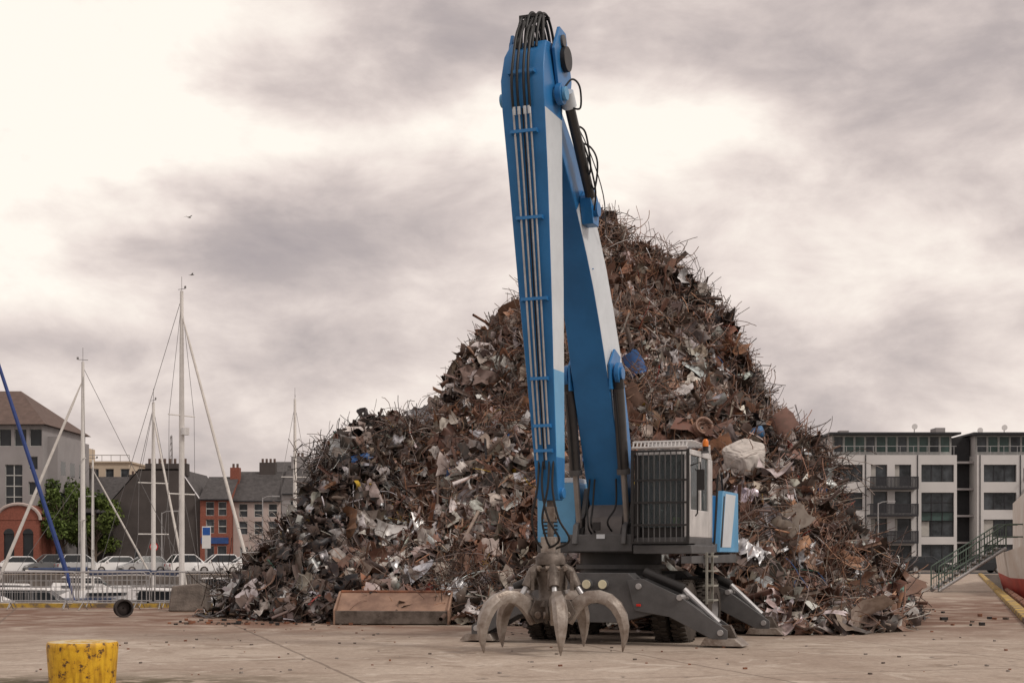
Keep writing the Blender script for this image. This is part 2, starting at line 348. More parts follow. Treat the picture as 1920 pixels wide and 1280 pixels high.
# crushed blocks
def blocks(n,smed,smax,P=None,NN=None):
    if P is None: P,NN=sample(n)
    t,b,w_=frame(NN,.9); s=np.clip(smed*np.exp(rng.normal(0,.45,(n,1))),.06,smax)*rng.uniform(.5,1.2,(n,3))
    cb=np.array([(x_,y_,z_) for x_ in(-.5,.5) for y_ in(-.5,.5) for z_ in(-.5,.5)])[None]+rng.normal(0,.11,(n,8,3)); cb=cb*s[:,None]
    V=(P+NN*rng.uniform(0,.15,(n,1)))[:,None]+cb[...,0:1]*t[:,None]+cb[...,1:2]*b[:,None]+cb[...,2:3]*w_[:,None]
    push(V,np.array([(0,1,3,2),(4,6,7,5),(0,4,5,1),(2,3,7,6),(0,2,6,4),(1,5,7,3)]),colors(P))
blocks(2600,.17,.42)
dkz=lambda P:(P[:,0]<-2.6)
P,NN=zone(1400,dkz); blocks(1400,.24,.55,P=P,NN=NN)
P,NN=zone(900,dkz); t=frame(NN,.6)[0]; L=rng.uniform(.06,.22,900)[:,None]; c=P+NN*rng.uniform(0,.25,(900,1)); tubes(np.stack([c-t*L,c+t*L],1),rng.uniform(.05,.16,900),9,colors(P))
# pipes
n=300; P,NN=sample(n); t=frame(NN,.4)[0]; L=rng.uniform(.15,.5,n)[:,None]; c=P+NN*rng.uniform(0,.2,(n,1))
tubes(np.stack([c-t*L,c+t*L],1),rng.uniform(.04,.11,n),10,colors(P,W_wire))
def lathe(P,ax,prof,scale,C,sides=18):
    A=np.stack([P+ax*(z_*scale)[:,None] for z_,r_ in prof],1); 
    Rr=np.stack([r_*scale for z_,r_ in prof],1)
    n,K,_=A.shape; ref=unit(rng.normal(0,1,(n,3))); u=unit(np.cross(ax,ref)); v=np.cross(ax,u); an=np.arange(sides)*2*np.pi/sides
    V=A[:,:,None]+Rr[:,:,None,None]*(np.cos(an)[None,None,:,None]*u[:,None,None]+np.sin(an)[None,None,:,None]*v[:,None,None])
    F=np.array([(i*sides+k,i*sides+(k+1)%sides,(i+1)*sides+(k+1)%sides,(i+1)*sides+k) for i in range(K-1) for k in range(sides)])
    push(V.reshape(n,K*sides,3),F,C)
rim=[(-.02,.03),(-.02,.10),(.03,.12),(.03,.17),(-.1,.18),(-.11,.23),(-.11,.23),(-.09,.19),(.09,.19),(.11,.23),(.13,.23),(.1,.18),(.03,.16)]
n=80; P,NN=sample(n); lathe(P+NN*.2,unit(NN+rng.normal(0,.5,(n,3))),rim,rng.uniform(.6,1.1,n),colors(P,W_wire))
def onpile(x,z):
    ys=np.linspace(float(np.interp(x,rid[:,0],rid[:,3])),float(np.interp(x,rid[:,0],rid[:,1])),400); h=hgt(np.full(400,x),ys); i=int(np.argmax(h>=z)) if (h>=z).any() else 399
    return np.array([x,ys[i],h[i]])
def special(x,z,size,col,asp=.8,k=9,crumple=.13,n=1,sp=.3,lift=.35):
    P=np.repeat(onpile(x,z)[None],n,0)+rng.normal(0,.08,(n,3)); NN=np.repeat(unit(np.array([[0,-.75,.65]])),n,0)
    sheets(n,size,size,.01,sp,k=k,crumple=crumple,P=P,NN=NN,C=np.repeat(np.array([col]),n,0),asp=(asp*.7,asp*1.2),smax=3,lift=lift)
SIL=(.60,.60,.62,.45); PAL_=(.54,.50,.47,.15)
special(-2.9,5.9,1.0,SIL,.7,n=5,lift=.75,crumple=.2); special(-1.2,5.7,.7,SIL,n=2); special(.2,7.0,.65,PAL_,n=2)
special(4.5,7.2,1.1,(.34,.31,.28,.2),.3,n=2,crumple=.05); special(5.7,6.6,.8,SIL,n=3,crumple=.2); special(4.4,5.7,1.1,(.38,.22,.15,0),.4,n=2,crumple=.06); special(5.2,5.4,.8,(.42,.24,.17,0),.5)
special(3.5,9.0,.45,(.38,.05,.04,0)); special(7.0,4.2,.6,SIL,n=2); special(-4.4,1.2,.8,PAL_,n=2); special(6.4,1.3,.7,SIL,n=4,crumple=.2)
special(-.6,3.6,.6,(.5,.45,.41,0)); special(.2,2.6,.5,(.55,.5,.46,0)); special(5.0,1.5,.7,SIL,n=3,crumple=.2); special(-2.4,3.0,.8,(.40,.33,.28,0),.4,n=2)
special(-5.0,3.2,.7,(.24,.17,.13,0),.8,n=2,crumple=.03); special(6.5,3.1,.8,PAL_,.3); special(-3.8,4.0,.6,(.30,.23,.18,.1),n=2); special(-1.3,.6,.7,SIL,n=4,lift=.3,crumple=.2)
special(-4.7,4.8,.5,SIL,n=2); special(-3.6,2.2,.6,PAL_,n=2); special(7.4,1.0,.6,SIL,n=2); special(-1.9,1.6,.7,PAL_,n=2); special(8.2,.7,.6,SIL,n=2); special(5.8,.8,.6,SIL,n=3,crumple=.2)
for i in range(160):
    x=rng.uniform(-6,9); zt=rng.uniform(.3,9)**1.0; 
    if np.interp(x,rid[:,0],rid[:,2])>zt+.4: special(x,zt,rng.uniform(.25,.6),[SIL,SIL,PAL_,(.40,.35,.32,.1),(.32,.19,.13,0),(.04,.035,.033,.1)][rng.integers(0,6)],rng.uniform(.3,1),sp=.7,k=8,crumple=rng.uniform(.03,.2))
P=np.array([onpile(5.95,4.3)+[0,-.3,.3]]); lathe(P,unit(np.array([[1,-.5,.25]])),[(-.5,.01),(-.5,.24),(-.15,.25),(.15,.25),(.5,.24),(.5,.01)],np.array([.58]),np.array([[.04,.15,.32,0]]))
P=np.array([onpile(-2.75,1.9)+[0,-.35,.1]]); lathe(P,unit(np.array([[.3,-1,.1]])),rim,np.array([1.1]),np.array([[.16,.08,.065,0]]))
P=np.array([onpile(4.7,4.5)+[0,-.3,.2]]); lathe(P,unit(np.array([[.3,-1,.4]])),rim,np.array([1.05]),np.array([[.26,.15,.11,0]]))
# spill on the concrete around the toe
n=2300; x=rng.uniform(-8.2,10.5,n); yf=np.interp(x,rid[:,0],rid[:,3]); y=yf-np.abs(rng.normal(0,.5,n))-0.+.25; P=np.stack([x,y,np.full(n,.03)],-1)
sheets(n,.03,.10,.6,.4,k=3,P=P,NN=np.repeat([[0.,0,1]],n,0),lift=.05,smax=.5)
rods(320,5,.5,.008,.025,4,.5,.15,.06,P=P[:320],NN=np.repeat([[0.,0,1]],320,0))
V=np.concatenate(pv).astype(np.float32); F=np.concatenate(pf).astype(np.int32); C=np.concatenate(pc).astype(np.float32)
me=bpy.data.meshes.new('scrap_metal_heap'); me.vertices.add(len(V)); me.vertices.foreach_set('co',V.ravel()); me.loops.add(len(F)*4); me.loops.foreach_set('vertex_index',F.ravel())
me.polygons.add(len(F)); me.polygons.foreach_set('loop_start',np.arange(len(F),dtype=np.int32)*4); me.polygons.foreach_set('loop_total',np.full(len(F),4,dtype=np.int32))
me.update(calc_edges=True); me.validate()
ca=me.color_attributes.new('col','FLOAT_COLOR','POINT'); ca.data.foreach_set('color',C.ravel())
pm=bpy.data.materials.new('scrap_metal'); pm.use_nodes=True; nt=pm.node_tree;N=nt.nodes;L=nt.links;b=N['Principled BSDF']
at=N.new('ShaderNodeAttribute'); at.attribute_name='col'; tc=N.new('ShaderNodeTexCoord'); n1=N.new('ShaderNodeTexNoise'); n1.inputs['Scale'].default_value=7; n1.inputs['Detail'].default_value=6; L.new(tc.outputs['Object'],n1.inputs['Vector'])
r=N.new('ShaderNodeValToRGB'); r.color_ramp.elements[0].position=.46; r.color_ramp.elements[1].position=.6; r.color_ramp.elements[0].color=(0,0,0,1); r.color_ramp.elements[1].color=(.42,.42,.42,1); L.new(n1.outputs['Fac'],r.inputs['Fac'])
mx=N.new('ShaderNodeMix'); mx.data_type='RGBA'; L.new(r.outputs['Color'],mx.inputs[0]); L.new(at.outputs['Color'],mx.inputs[6]); mx.inputs[7].default_value=(.13,.085,.066,1); L.new(mx.outputs[2],b.inputs['Base Color'])
L.new(at.outputs['Alpha'],b.inputs['Metallic']); b.inputs['Roughness'].default_value=.42; b.inputs['Specular IOR Level'].default_value=.35
me.materials.append(pm); o=bpy.data.objects.new('scrap_metal_heap',me); S.collection.objects.link(o)
print('PILE faces',len(F))
def bag(name,c,s,m_,seed=1):
    bm=bmesh.new(); bmesh.ops.create_icosphere(bm,subdivisions=5,radius=1); rr=np.random.default_rng(seed); k=rr.normal(0,2.2,(8,3)); p=rr.uniform(0,6,8); k2=rr.normal(0,8,(10,3)); p2=rr.uniform(0,6,10)
    for v in bm.verts:
        q_=np.array(v.co); d=1+sum(math.sin(k[i]@q_+p[i]) for i in range(8))*.045-abs(sum(math.sin(k2[i]@q_+p2[i]) for i in range(10)))*.022
        z=v.co.z; sq=.55; f=lambda t: math.copysign(abs(t)**sq,t)
        v.co=Vector((f(v.co.x)*s[0]*d,f(v.co.y)*s[1]*d,f(z)*s[2]*d*(1 if z<0 else .85)))
    me=bpy.data.meshes.new(name); bm.to_mesh(me); bm.free(); me.materials.append(m_); me.shade_smooth(); o=bpy.data.objects.new(name,me); S.collection.objects.link(o); o.location=c; o.rotation_euler=(.3,-.35,.5); return o
bagm=mat('bag_fabric',(.60,.55,.51),.85,0,.3,4,bump=.9,bscale=6)
c=onpile(5.5,3.6); bag('bulk_bag',(c[0],c[1]-.25,c[2]+.3),(.44,.40,.38),bagm,5)

# ------------------------------------------------------------------ material handler
MH=empty('material_handler',(2.09,27.3,0),R(-21))
m=MB()
m.box(-.6,.6,-1.7,2.3,.62,1.22,dgrey)
for yy,sg in ((-1.75,-1),(2.1,1)):
    poly=[(-.72,1.28),(.72,1.28),(.92,1.10),(1.35,.62),(1.1,.55),(.55,.40),(-.55,.40),(-1.1,.55),(-1.35,.62),(-.92,1.10)]
    m.prism(poly,'y',yy-.24,yy+.24,dgrey)
    for sx,ex in((-.86,0),(.96,0)):
        for ya,yb in((-.30,-.255),(.255,.30)):
            m.prism([(sx*.75,1.16),(sx*1.05,1.18),(sx*1.75,.88),(sx*2.62,.30),(sx*2.62,.14),(sx*2.35,.14),(sx*1.55,.52),(sx*.9,.62)],'y',yy+ya,yy+yb,dgrey)
        m.prism([(sx*1.3,.98),(sx*1.75,.82),(sx*2.55,.30),(sx*2.4,.2),(sx*1.6,.58),(sx*1.2,.72)],'y',yy-.16,yy+.16,dgrey)
        m.tube([(sx*1.0,yy-.0,1.3),(sx*1.75,yy,1.0)],.09,12,black)
        m.tube([(sx*1.75,yy,1.0),(sx*2.4,yy,.42)],.05,10,chrome)
        m.prism([(sx*2.2,.16),(sx*2.75,.16),(sx*2.9,.03),(sx*2.12,.03)],'y',yy-.3,yy+.3,worn)
        m.prism([(sx*2.34,.155),(sx*2.46,.38),(sx*2.62,.38),(sx*2.74,.155)],'y',yy-.07,yy+.07,wornd)
        for q_ in((1.75,.86),(2.5,.26),(.98,1.05)): m.tube([(sx*q_[0],yy-.34,q_[1]),(sx*q_[0],yy+.34,q_[1])],.055,10,galv)
for sx in(-.26,.28):
    m.box(sx-.13,sx+.13,-1.996,-1.985,.74,.84,black); m.tube([(sx-.13,-1.985,.79),(sx-.13,-1.999,.79)],.05,12,black); m.tube([(sx+.13,-1.985,.79),(sx+.13,-1.999,.79)],.05,12,black)
for sx in(-.02,.28):
    m.tube([(sx,-1.98,1.08),(sx,-2.08,1.08)],.095,16,dgrey); m.tube([(sx,-2.08,1.08),(sx,-2.095,1.08)],.08,16,cream)
m.make('undercarriage',MH,bevel=.012)
m=MB(); m.box(.90,.98,-2.075,-2.056,.70,.74,mat('red_reflector',(.6,.03,.02),.3)); m.make('reflector',MH)
for yy in(-.6,1.3):
    for sx in(-1,1):
        for k_,xo in enumerate((1.05,1.40)):
            m=MB(); cx=sx*xo; h_=.15
            pr=[(-h_,.30),(-h_,.46),(-h_*.85,.535),(-h_*.5,.56),(h_*.5,.56),(h_*.85,.535),(h_,.46),(h_,.30)]
            m.tube([(cx+a_,yy,.56) for a_,_ in pr],[r_ for _,r_ in pr],36,rubber,cap=False)
            for i in range(30):
                a_=i*2*math.pi/30
                for s_ in(-1,1):
                    aa=a_+ (0 if s_>0 else .1); M=Matrix.Translation((cx+s_*.075,yy,.56))@Matrix.Rotation(aa,4,'X'); old=m.M; m.M=M; m.box(-.06,.06,-.02,.02,.545,.585,rubber); m.M=old
            rp=[(-h_*.9,.31),(-h_*.5,.29),(-.02,.25),(-.02,.12),(-.06,.11),(-.06,.01)]
            m.tube([(cx-sx*a_,yy,.56) for a_,_ in rp],[r_ for _,r_ in rp],24,mat('wheel_grey',(.25,.24,.24),.6,0,.4,6),cap=False)
            m.make('wheel_%d'%(k_+1),MH)
    m=MB(); m.tube([(-1.3,yy,.56),(1.3,yy,.56)],.13,12,black); m.make('axle',MH)
m=MB(); m.tube([(0,0,1.2),(0,0,1.64)],.78,32,black); m.tube([(0,0,1.34),(0,0,1.42)],.86,32,dgrey); m.make('turntable',MH)
m=MB()
m.box(-1.35,1.7,-1.0,2.75,1.64,1.82,dgrey); m.box(-.62,.62,-1.35,-.1,1.66,1.98,dgrey)
m.box(.66,1.74,-1.44,.4,1.62,1.78,dgrey)
for sx in(-.47,.47):
    m.prism([(-1.45,1.8),(-1.35,2.15),(-.9,2.35),(-.7,2.85),(-.35,2.9),(.6,2.2),(.8,1.8)],'x',sx-.045,sx+.045,dgrey)
m.prism([(-1.2,1.82),(-1.1,2.3),(-.75,2.6),(.3,2.6),(.8,1.82)],'x',-.36,.36,mat('mount_grey',(.18,.165,.16),.55,0,.3,3))
m.make('revolving_frame',MH,bevel=.015)
m=MB()
m.box(-1.36,-.60,-.95,2.7,1.84,2.95,lblue); m.box(-1.34,-.62,-.9,2.65,2.953,3.05,pale)
m.box(.7,1.62,.5,2.7,1.84,2.75,blue)
m.prism([(-.58,2.2),(.68,2.2),(.68,3.0),(-.58,3.0)],'y',1.0,2.7,dgrey)
for i in range(5): m.box(-1.25,-.95,-.975,-.951,2.0+i*.07,2.03+i*.07,black)
m.tube([(-1.15,.6,3.05),(-1.15,.6,3.5),(-1.15,.7,3.62)],.06,12,black)
m.make('engine_housing',MH,bevel=.03)
m=MB()
m.prism([(.75,1.66),(2.5,1.66),(2.45,2.85),(1.05,2.85)],'x',1.66,1.75,lblue)
m.prism([(.98,1.75),(1.75,1.75),(2.2,2.8),(1.3,2.8)],'x',1.752,1.757,pale)
m.prism([(.82,1.75),(.95,1.75),(1.22,2.75),(1.12,2.75)],'x',1.752,1.757,black)
m.prism([(-1.44,1.58),(-1.44,1.45),(2.3,1.45),(2.3,1.62)],'x',1.55,1.74,dgrey)
m.make('side_door',MH,bevel=.01)
cx0,cx1,cy0,cy1,cz0,cz1=.68,1.70,-1.45,.38,1.80,3.50
m=MB()
cabw=mat('cab_silver_white',(.60,.58,.57),.4,0,.25,3)
m.box(cx0,cx1,cy0,cy1,cz0,cz0+.12,dgrey)
m.prism([(cy0+.05,cz1-.1),(cy0+.12,cz1),(cy1-.1,cz1+.02),(cy1,cz1-.1)],'x',cx0+.01,cx1-.01,cabw)
for xx in(cx0,cx1-.1):
    m.box(xx,xx+.1,cy0+.02,cy0+.12,cz0+.12,cz1-.1,cabw if xx>1 else black)
    m.box(xx,xx+.1,cy1-.3,cy1,cz0+.12,cz1-.1,cabw)
m.box(cx0+.1,cx1-.1,cy1-.1,cy1-.02,cz0+.12,cz1-.1,black)
m.box(cx1-.07,cx1-.005,cy0+.12,cy1-.3,cz0+.12,cz0+.62,cabw)
m.box(cx1-.07,cx1-.005,cy0+.85,cy0+.95,cz0+.62,cz1-.1,cabw)
m.box(cx0+.1,cx1-.1,cy0+.1,cy0+.13,cz0+.12,cz0+.3,black)
m.make('cab_shell',MH,bevel=.02)
m=MB(); gl=bpy.data.materials.new('cab_glass'); gl.use_nodes=True; gb=gl.node_tree.nodes['Principled BSDF']; gb.inputs['Base Color'].default_value=(.35,.4,.42,1); gb.inputs['Roughness'].default_value=.03; gb.inputs['Transmission Weight'].default_value=.85; gb.inputs['IOR'].default_value=1.1
m.box(cx0+.1,cx1-.1,cy0+.055,cy0+.065,cz0+.3,cz1-.1,gl); m.box(cx1-.05,cx1-.04,cy0+.12,cy1-.3,cz0+.62,cz1-.1,gl); m.box(cx0+.04,cx0+.05,cy0+.12,cy1-.3,cz0+.12,cz1-.1,gl)
m.make('cab_windows',MH)
m=MB()
m.box(cx0+.3,cx1-.3,-.55,-.05,cz0+.3,cz0+.5,black); m.box(cx0+.3,cx1-.3,-.12,.02,cz0+.5,cz0+1.15,black); m.box(cx0+.42,cx1-.42,-.1,0,cz0+1.16,cz0+1.35,black)
m.box(cx0+.16,cx0+.3,-.9,-.2,cz0+.3,cz0+.62,dgrey); m.box(cx1-.3,cx1-.16,-.9,-.2,cz0+.3,cz0+.62,dgrey)
m.box(cx0+.5,cx1-.38,-.62,-.57,cz0+.32,cz0+.5,mat('hi_vis',(.45,.6,.08),.8))
m.tube([(1.19,-1.2,cz0+.12),(1.19,-1.0,cz0+.75)],.04,8,black); m.tube([(1.19-.2,-1.0,cz0+.78),(1.19+.2,-1.0,cz0+.78)],.025,8,black)
m.make('cab_seat',MH,bevel=.03)
m=MB()
gy_=cy0-.12
for xx in(cx0-.02,cx1+.02-.04): m.box(xx,xx+.05,gy_-.02,gy_+.03,cz0+.0,cz1-.02,black)
for zz in(cz0,cz0+.32,cz0+.72,cz0+1.12,cz1-.06): m.box(cx0+.03,cx1-.02,gy_-.015,gy_+.015,zz,zz+.035,black)
for i in range(9): xx=cx0+.1+i*.102; m.tube([(xx,gy_,cz0+.02),(xx,gy_,cz1-.03)],.011,6,dgrey)
for xx in(cx0,cx1-.03):
    for zz in(cz0+.1,cz1-.12): m.box(xx,xx+.03,gy_,cy0+.05,zz,zz+.04,black)
m.make('cab_guard_grille',MH)
m=MB()
for i in range(15):
    xx=cx0+.02+i*.07; m.tube([(xx,cy0-.14,cz1+.02),(xx,cy0-.08,cz1+.13),(xx,cy0+.3,cz1+.16),(xx,cy1-.2,cz1+.15)],.016,6,cabw)
m.tube([(cx0,cy0-.14,cz1+.02),(cx1+.0,cy0-.14,cz1+.02)],.025,8,cabw); m.tube([(cx0,cy1-.2,cz1+.15),(cx1,cy1-.2,cz1+.15)],.025,8,cabw); m.tube([(cx0,cy0-.08,cz1+.12),(cx1,cy0-.08,cz1+.12)],.02,8,cabw)
for xx in(cx0+.02,cx1-.02): m.box(xx-.02,xx+.02,cy1-.24,cy1-.18,cz1,cz1+.15,cabw)
m.make('roof_guard',MH)
m=MB(); m.tube([(cx1+.06,-.45,cz1+.02),(cx1+.06,-.45,cz1+.10)],.05,12,black); m.tube([(cx1+.06,-.45,cz1+.10),(cx1+.06,-.45,cz1+.2),(cx1+.06,-.45,cz1+.24)],[.06,.055,.03],14,orange); m.box(cx1-.1,cx1+.12,-.5,-.4,cz1-.02,cz1+.02,dgrey); m.make('beacon',MH)
m=MB()
m.tube([(cx1,cy0+.1,cz1-.3),(cx1+.2,cy0,cz1-.25),(cx1+.22,cy0,cz1-.7)],.014,6,black); m.box(cx1+.14,cx1+.28,cy0-.02,cy0+.02,cz1-.75,cz1-.38,black)
m.tube([(cx1+.05,.3,1.8),(cx1+.12,.3,3.1),(cx1+.12,.6,3.15),(cx1+.08,.9,2.85)],.018,8,black)
m.tube([(cx1+.05,-1.2,2.3),(cx1+.09,-1.2,2.35),(cx1+.09,-1.2,3.1),(cx1+.05,-1.2,3.15)],.014,8,black)
m.make('mirror_and_handrail',MH)
m=MB()
for i in range(4): m.box(cx1+.02,cx1+.22,-.5,-.1,.75+i*.27,.78+i*.27,mat('step_plate',(.34,.33,.29),.6))
for yy in(-.52,-.08): m.box(cx1+.08,cx1+.12,yy-.02,yy+.02,.7,1.65,mat('step_plate',(.3,.3,.26),.6))
m.make('access_ladder',MH)

def loft(mb,secs,fm,sm,bm_,em=None):
    vs=[]
    for (rf,zf),(rb,zb),hw in secs:
        vs+=[(-hw,-rf,zf),(hw,-rf,zf),(hw,-rb,zb),(-hw,-rb,zb)]
    fs=[];ms=[]
    for i in range(len(secs)-1):
        a=i*4;b_=a+4; s_=sm[i] if isinstance(sm,list) else sm
        for j,mm_ in((0,fm),(1,s_),(2,bm_),(3,s_)):
            fs.append((a+j,a+(j+1)%4,b_+(j+1)%4,b_+j)); ms.append(mm_)
    fs+=[(0,3,2,1),tuple(len(vs)-4+k for k in range(4))]; ms+=[fm,fm]
    mb.add(vs,fs,ms)
cl=[(.50,2.45,.50,.36),(.78,3.2,.72,.36),(1.05,3.9,.86,.35),(1.5,4.95,.95,.34),(1.95,5.85,.92,.32),(2.3,6.45,.90,.31),(2.7,7.0,.86,.30),(3.3,7.65,.74,.29),(4.0,8.28,.6,.28),(4.55,8.72,.5,.27),(4.8,8.92,.42,.27)]
secs=[]
for i,(r_,z_,dp,hw) in enumerate(cl):
    a=Vector(cl[max(i-1,0)][:2]); b_=Vector(cl[min(i+1,len(cl)-1)][:2]); t=(b_-a).normalized(); n_=Vector((t.y,-t.x))
    c=Vector((r_,z_)); secs.append((tuple(c+n_*dp/2),tuple(c-n_*dp/2),hw))
m=MB(); loft(m,secs,blue,[blue,blue,blue,pale,pale,pale,pale,blue,blue,blue],blue)
m.make('boom',MH,bevel=.015)
m=MB()
m.tube([(-.56,-1.72,4.85),(.56,-1.72,4.85)],.12,20,blue); 
for sx in(-1,1):
    m.tube([(sx*.44,-1.72,4.85),(sx*.52,-1.72,4.85)],.2,24,blue); m.prism([(-1.55,4.6),(-1.95,4.55),(-2.0,5.0),(-1.7,5.3),(-1.35,5.2)],'x',sx*.36,sx*.40,blue)
m.tube([(-.5,-.5,2.5),(.58,-.5,2.5)],.11,18,dgrey)
for z_,r_ in((3.4,1.22),(6.55,2.72)): m.tube([(-.33,-r_-.02,z_),(.33,-r_-.02,z_)],.012,6,blue)
m.make('boom_brackets',MH,bevel=.008)
m=MB()
for sx in(-1,1):
    x=sx*.46; A=Vector((x,-1.74,4.75)); B=Vector((x,-1.12,2.0)); D=B-A
    m.tube([A,A+D*.06],.11,16,black); m.tube([A+D*.05,A+D*.58],.105,20,mat('cylinder_black',(.055,.05,.048),.35)); m.tube([A+D*.575,A+D*.61],.125,20,dgrey); m.tube([A+D*.6,B],.058,16,mat('piston_rod',(.3,.28,.27),.3,.5)); m.tube([B+Vector((-.1,0,0)),B+Vector((.1,0,0))],.12,18,black)
    m.tube([A+Vector((sx*.0,-.14,-.25)),A+D*.3+Vector((0,-.14,0)),A+D*.58+Vector((0,-.13,0))],.018,6,hose)
m.make('boom_lift_cylinders',MH)
m=MB()
for i,x in enumerate((-.22,-.14,.2)):
    m.tube([(x,-1.0,1.95),(x-.03*i,-1.33,2.1+.05*i),(x*1.3,-1.2,2.5),(x*1.2,-1.12,3.0)],.018,8,hose,sm=6)
m.box(-.12,.02,-1.42,-1.36,2.05,2.2,black); m.box(-.06,.1,-1.365,-1.352,1.9,1.98,pale)
m.make('foot_hoses',MH)
st=[((5.10,9.72),(4.72,9.78),.30),((5.30,9.45),(4.52,9.6),.34),((5.40,9.05),(4.45,9.1),.36),((5.33,8.6),(4.5,8.6),.36),((5.12,7.6),(4.42,7.6),.335),((4.83,6.0),(4.22,6.0),.29),((4.58,4.6),(4.05,4.6),.24),((4.32,3.2),(3.9,3.2),.20),((4.24,2.75),(3.88,2.75),.19),((4.15,2.5),(3.95,2.5),.18)]
m=MB(); loft(m,st,blue,[blue,blue,blue,pale,pale,pale,lblue,blue,blue],blue); m.make('stick',MH,bevel=.015)
m=MB()
m.tube([(-.55,-4.85,8.92),(.5,-4.85,8.92)],.10,20,lblue)
for sx in(-1,1): m.tube([(sx*.40,-4.85,8.92),(sx*.50,-4.85,8.92)],.17,24,blue); m.tube([(sx*.5,-4.85,8.92),(sx*.56,-4.85,8.92)],.11,16,lblue)
m.prism([(-4.2,9.3),(-4.5,10.0),(-4.8,10.02),(-5.05,9.6),(-4.8,8.9),(-4.3,8.9)],'x',.37,.42,blue); m.prism([(-4.3,9.5),(-4.55,9.98),(-4.8,9.98),(-4.95,9.6)],'x',-.42,-.37,blue)
for sx in(-1,1): m.tube([(sx*.34,-4.68,9.82),(sx*.46,-4.68,9.82)],.1,16,dgrey)
m.tube([(.30,-4.6,9.55),(.50,-4.6,9.55)],.2,20,black)
m.prism([(-3.0,7.2),(-3.3,7.2),(-3.45,7.6),(-3.2,7.8),(-2.95,7.6)],'x',.30,.50,blue)
m.make('stick_pins',MH,bevel=.008)
m=MB()
A=Vector((.47,-4.6,8.98)); B=Vector((.47,-3.2,7.45)); D=B-A
m.tube([A+D*.05,A+D*.88],.085,18,MATS['cylinder_black']); m.tube([A-D*.02,A+D*.1],.12,16,pale); m.tube([A+D*.85,B],.06,12,chrome); m.tube([B-Vector((.1,0,0)),B+Vector((.1,0,0))],.12,16,blue)
m.make('stick_cylinder',MH)
def stick_front(z):
    zs=[s[0][1] for s in st][::-1]; rs=[s[0][0] for s in st][::-1]; return float(np.interp(z,zs,rs))
m=MB()
for k_,x in enumerate((-.15,-.06,.05,.13)):
    zz=np.linspace(8.6,3.15+.25*(k_%2),14); 
    m.tube([(x*(.75+.25*(z_-3)/5.6),-stick_front(z_)-.06,z_) for z_ in zz],.017,8,chrome)
    m.tube([(x,-stick_front(8.6)-.06,8.6),(x,-stick_front(9.0)-.07,9.0),(x*.9,-5.42,9.4),(x*.9,-5.25,9.85),(x*.9,-4.95,10.12),(x*.9,-4.6,10.12),(x*.9,-4.3,9.7),(x,-4.1,9.2)],.022,8,hose,sm=4)
    m.tube([(x*.9,-stick_front(8.62)-.06,8.62),(x*.9,-stick_front(8.5)-.06,8.5)],.028,8,pale)
m.tube([(-.005,-stick_front(z_)-.035,z_) for z_ in np.linspace(8.6,3.0,10)],.012,6,hose)
m.make('hydraulic_pipes',MH)
m=MB()
for z_ in(9.15,8.25,6.95,5.7,4.45,3.7,3.3):
    f_=stick_front(z_); wv=.22 if z_>5 else .15; m.box(-wv,wv,-f_-.09,-f_-.082,z_-.025,z_+.025,blue); m.box(-wv,-wv+.03,-f_-.081,-f_+.02,z_-.03,z_+.03,blue); m.box(wv-.03,wv,-f_-.081,-f_+.02,z_-.03,z_+.03,blue)
m.make('pipe_clamps',MH)
m=MB()
for k_ in range(6):
    x=-.16+.065*k_; a=random.uniform(-.05,.08)
    m.tube([(x,-5.2,9.6),(x,-5.12,9.95),(x+.01,-4.95,10.2+a),(x,-4.65,10.24+a),(x,-4.4,10.0),(x,-4.25,9.6)],.022,8,hose,sm=5)
m.box(-.2,.2,-5.0,-4.94,10.16,10.2,black); m.box(-.2,.2,-4.7,-4.64,10.2,10.24,black)
for x in(-.2,.17): m.box(x,x+.03,-5.0,-4.9,9.7,10.18,black)
for pts in ([(.5,-4.9,8.95),(.62,-4.8,9.15),(.72,-4.7,9.05),(.70,-4.6,8.75),(.52,-4.5,8.8)],[(.48,-4.2,8.6),(.62,-4.1,8.5),(.66,-3.95,8.0),(.58,-3.8,7.9),(.52,-3.7,8.2)],[(.42,-4.3,8.7),(.55,-3.9,8.3),(.66,-3.7,7.7),(.55,-3.4,7.4)],[(.45,-4.0,8.4),(.60,-3.75,8.35),(.70,-3.7,8.1),(.62,-3.6,7.7),(.5,-3.5,7.9)]):
    m.tube(pts,.016,8,hose,sm=6)
m.tube([(.36,-4.3,8.9),(.5,-3.6,8.4),(.58,-3.0,7.75),(.45,-2.4,7.2)],.010,5,hose,sm=5)
m.make('boom_hoses',MH)
m=MB()
m.tube([(-.24,-4.05,2.62),(.24,-4.05,2.62)],.09,16,blue)
m.tube([(0,-4.05,2.62),(0,-4.05,2.3)],.07,10,wornd); m.box(-.09,.09,-4.12,-3.98,2.15,2.4,worn)
m.tube([(0,-4.05,2.25),(0,-4.05,1.85)],.055,10,wornd); m.tube([(-.12,-4.05,2.24),(.12,-4.05,2.24)],.05,10,worn)
m.box(-.13,.13,-4.18,-3.92,1.62,1.9,worn)
for k_ in range(4):
    x=(-.12,-.04,.06,.14)[k_]
    m.tube([(x,-4.28,3.2),(x,-4.36,2.7),(x+.1*(1 if k_%2 else -1),-4.35,2.2),(x+.16*(1 if k_%2 else -1)+.1,-4.25,1.85),(x*.8,-4.15,1.7)],.020,8,hose,sm=5)
m.make('grapple_link',MH,bevel=.01)
G=MB(); G.M=Matrix.Translation((0,-4.05,0))
G.tube([(0,0,1.64),(0,0,1.56),(0,0,1.44),(0,0,1.42)],[.2,.25,.25,.2],24,wornd)
G.tube([(0,0,1.44),(0,0,1.38),(0,0,1.10),(0,0,.9),(0,0,.76),(0,0,.66)],[.18,.28,.2,.2,.30,.22],20,wornd)
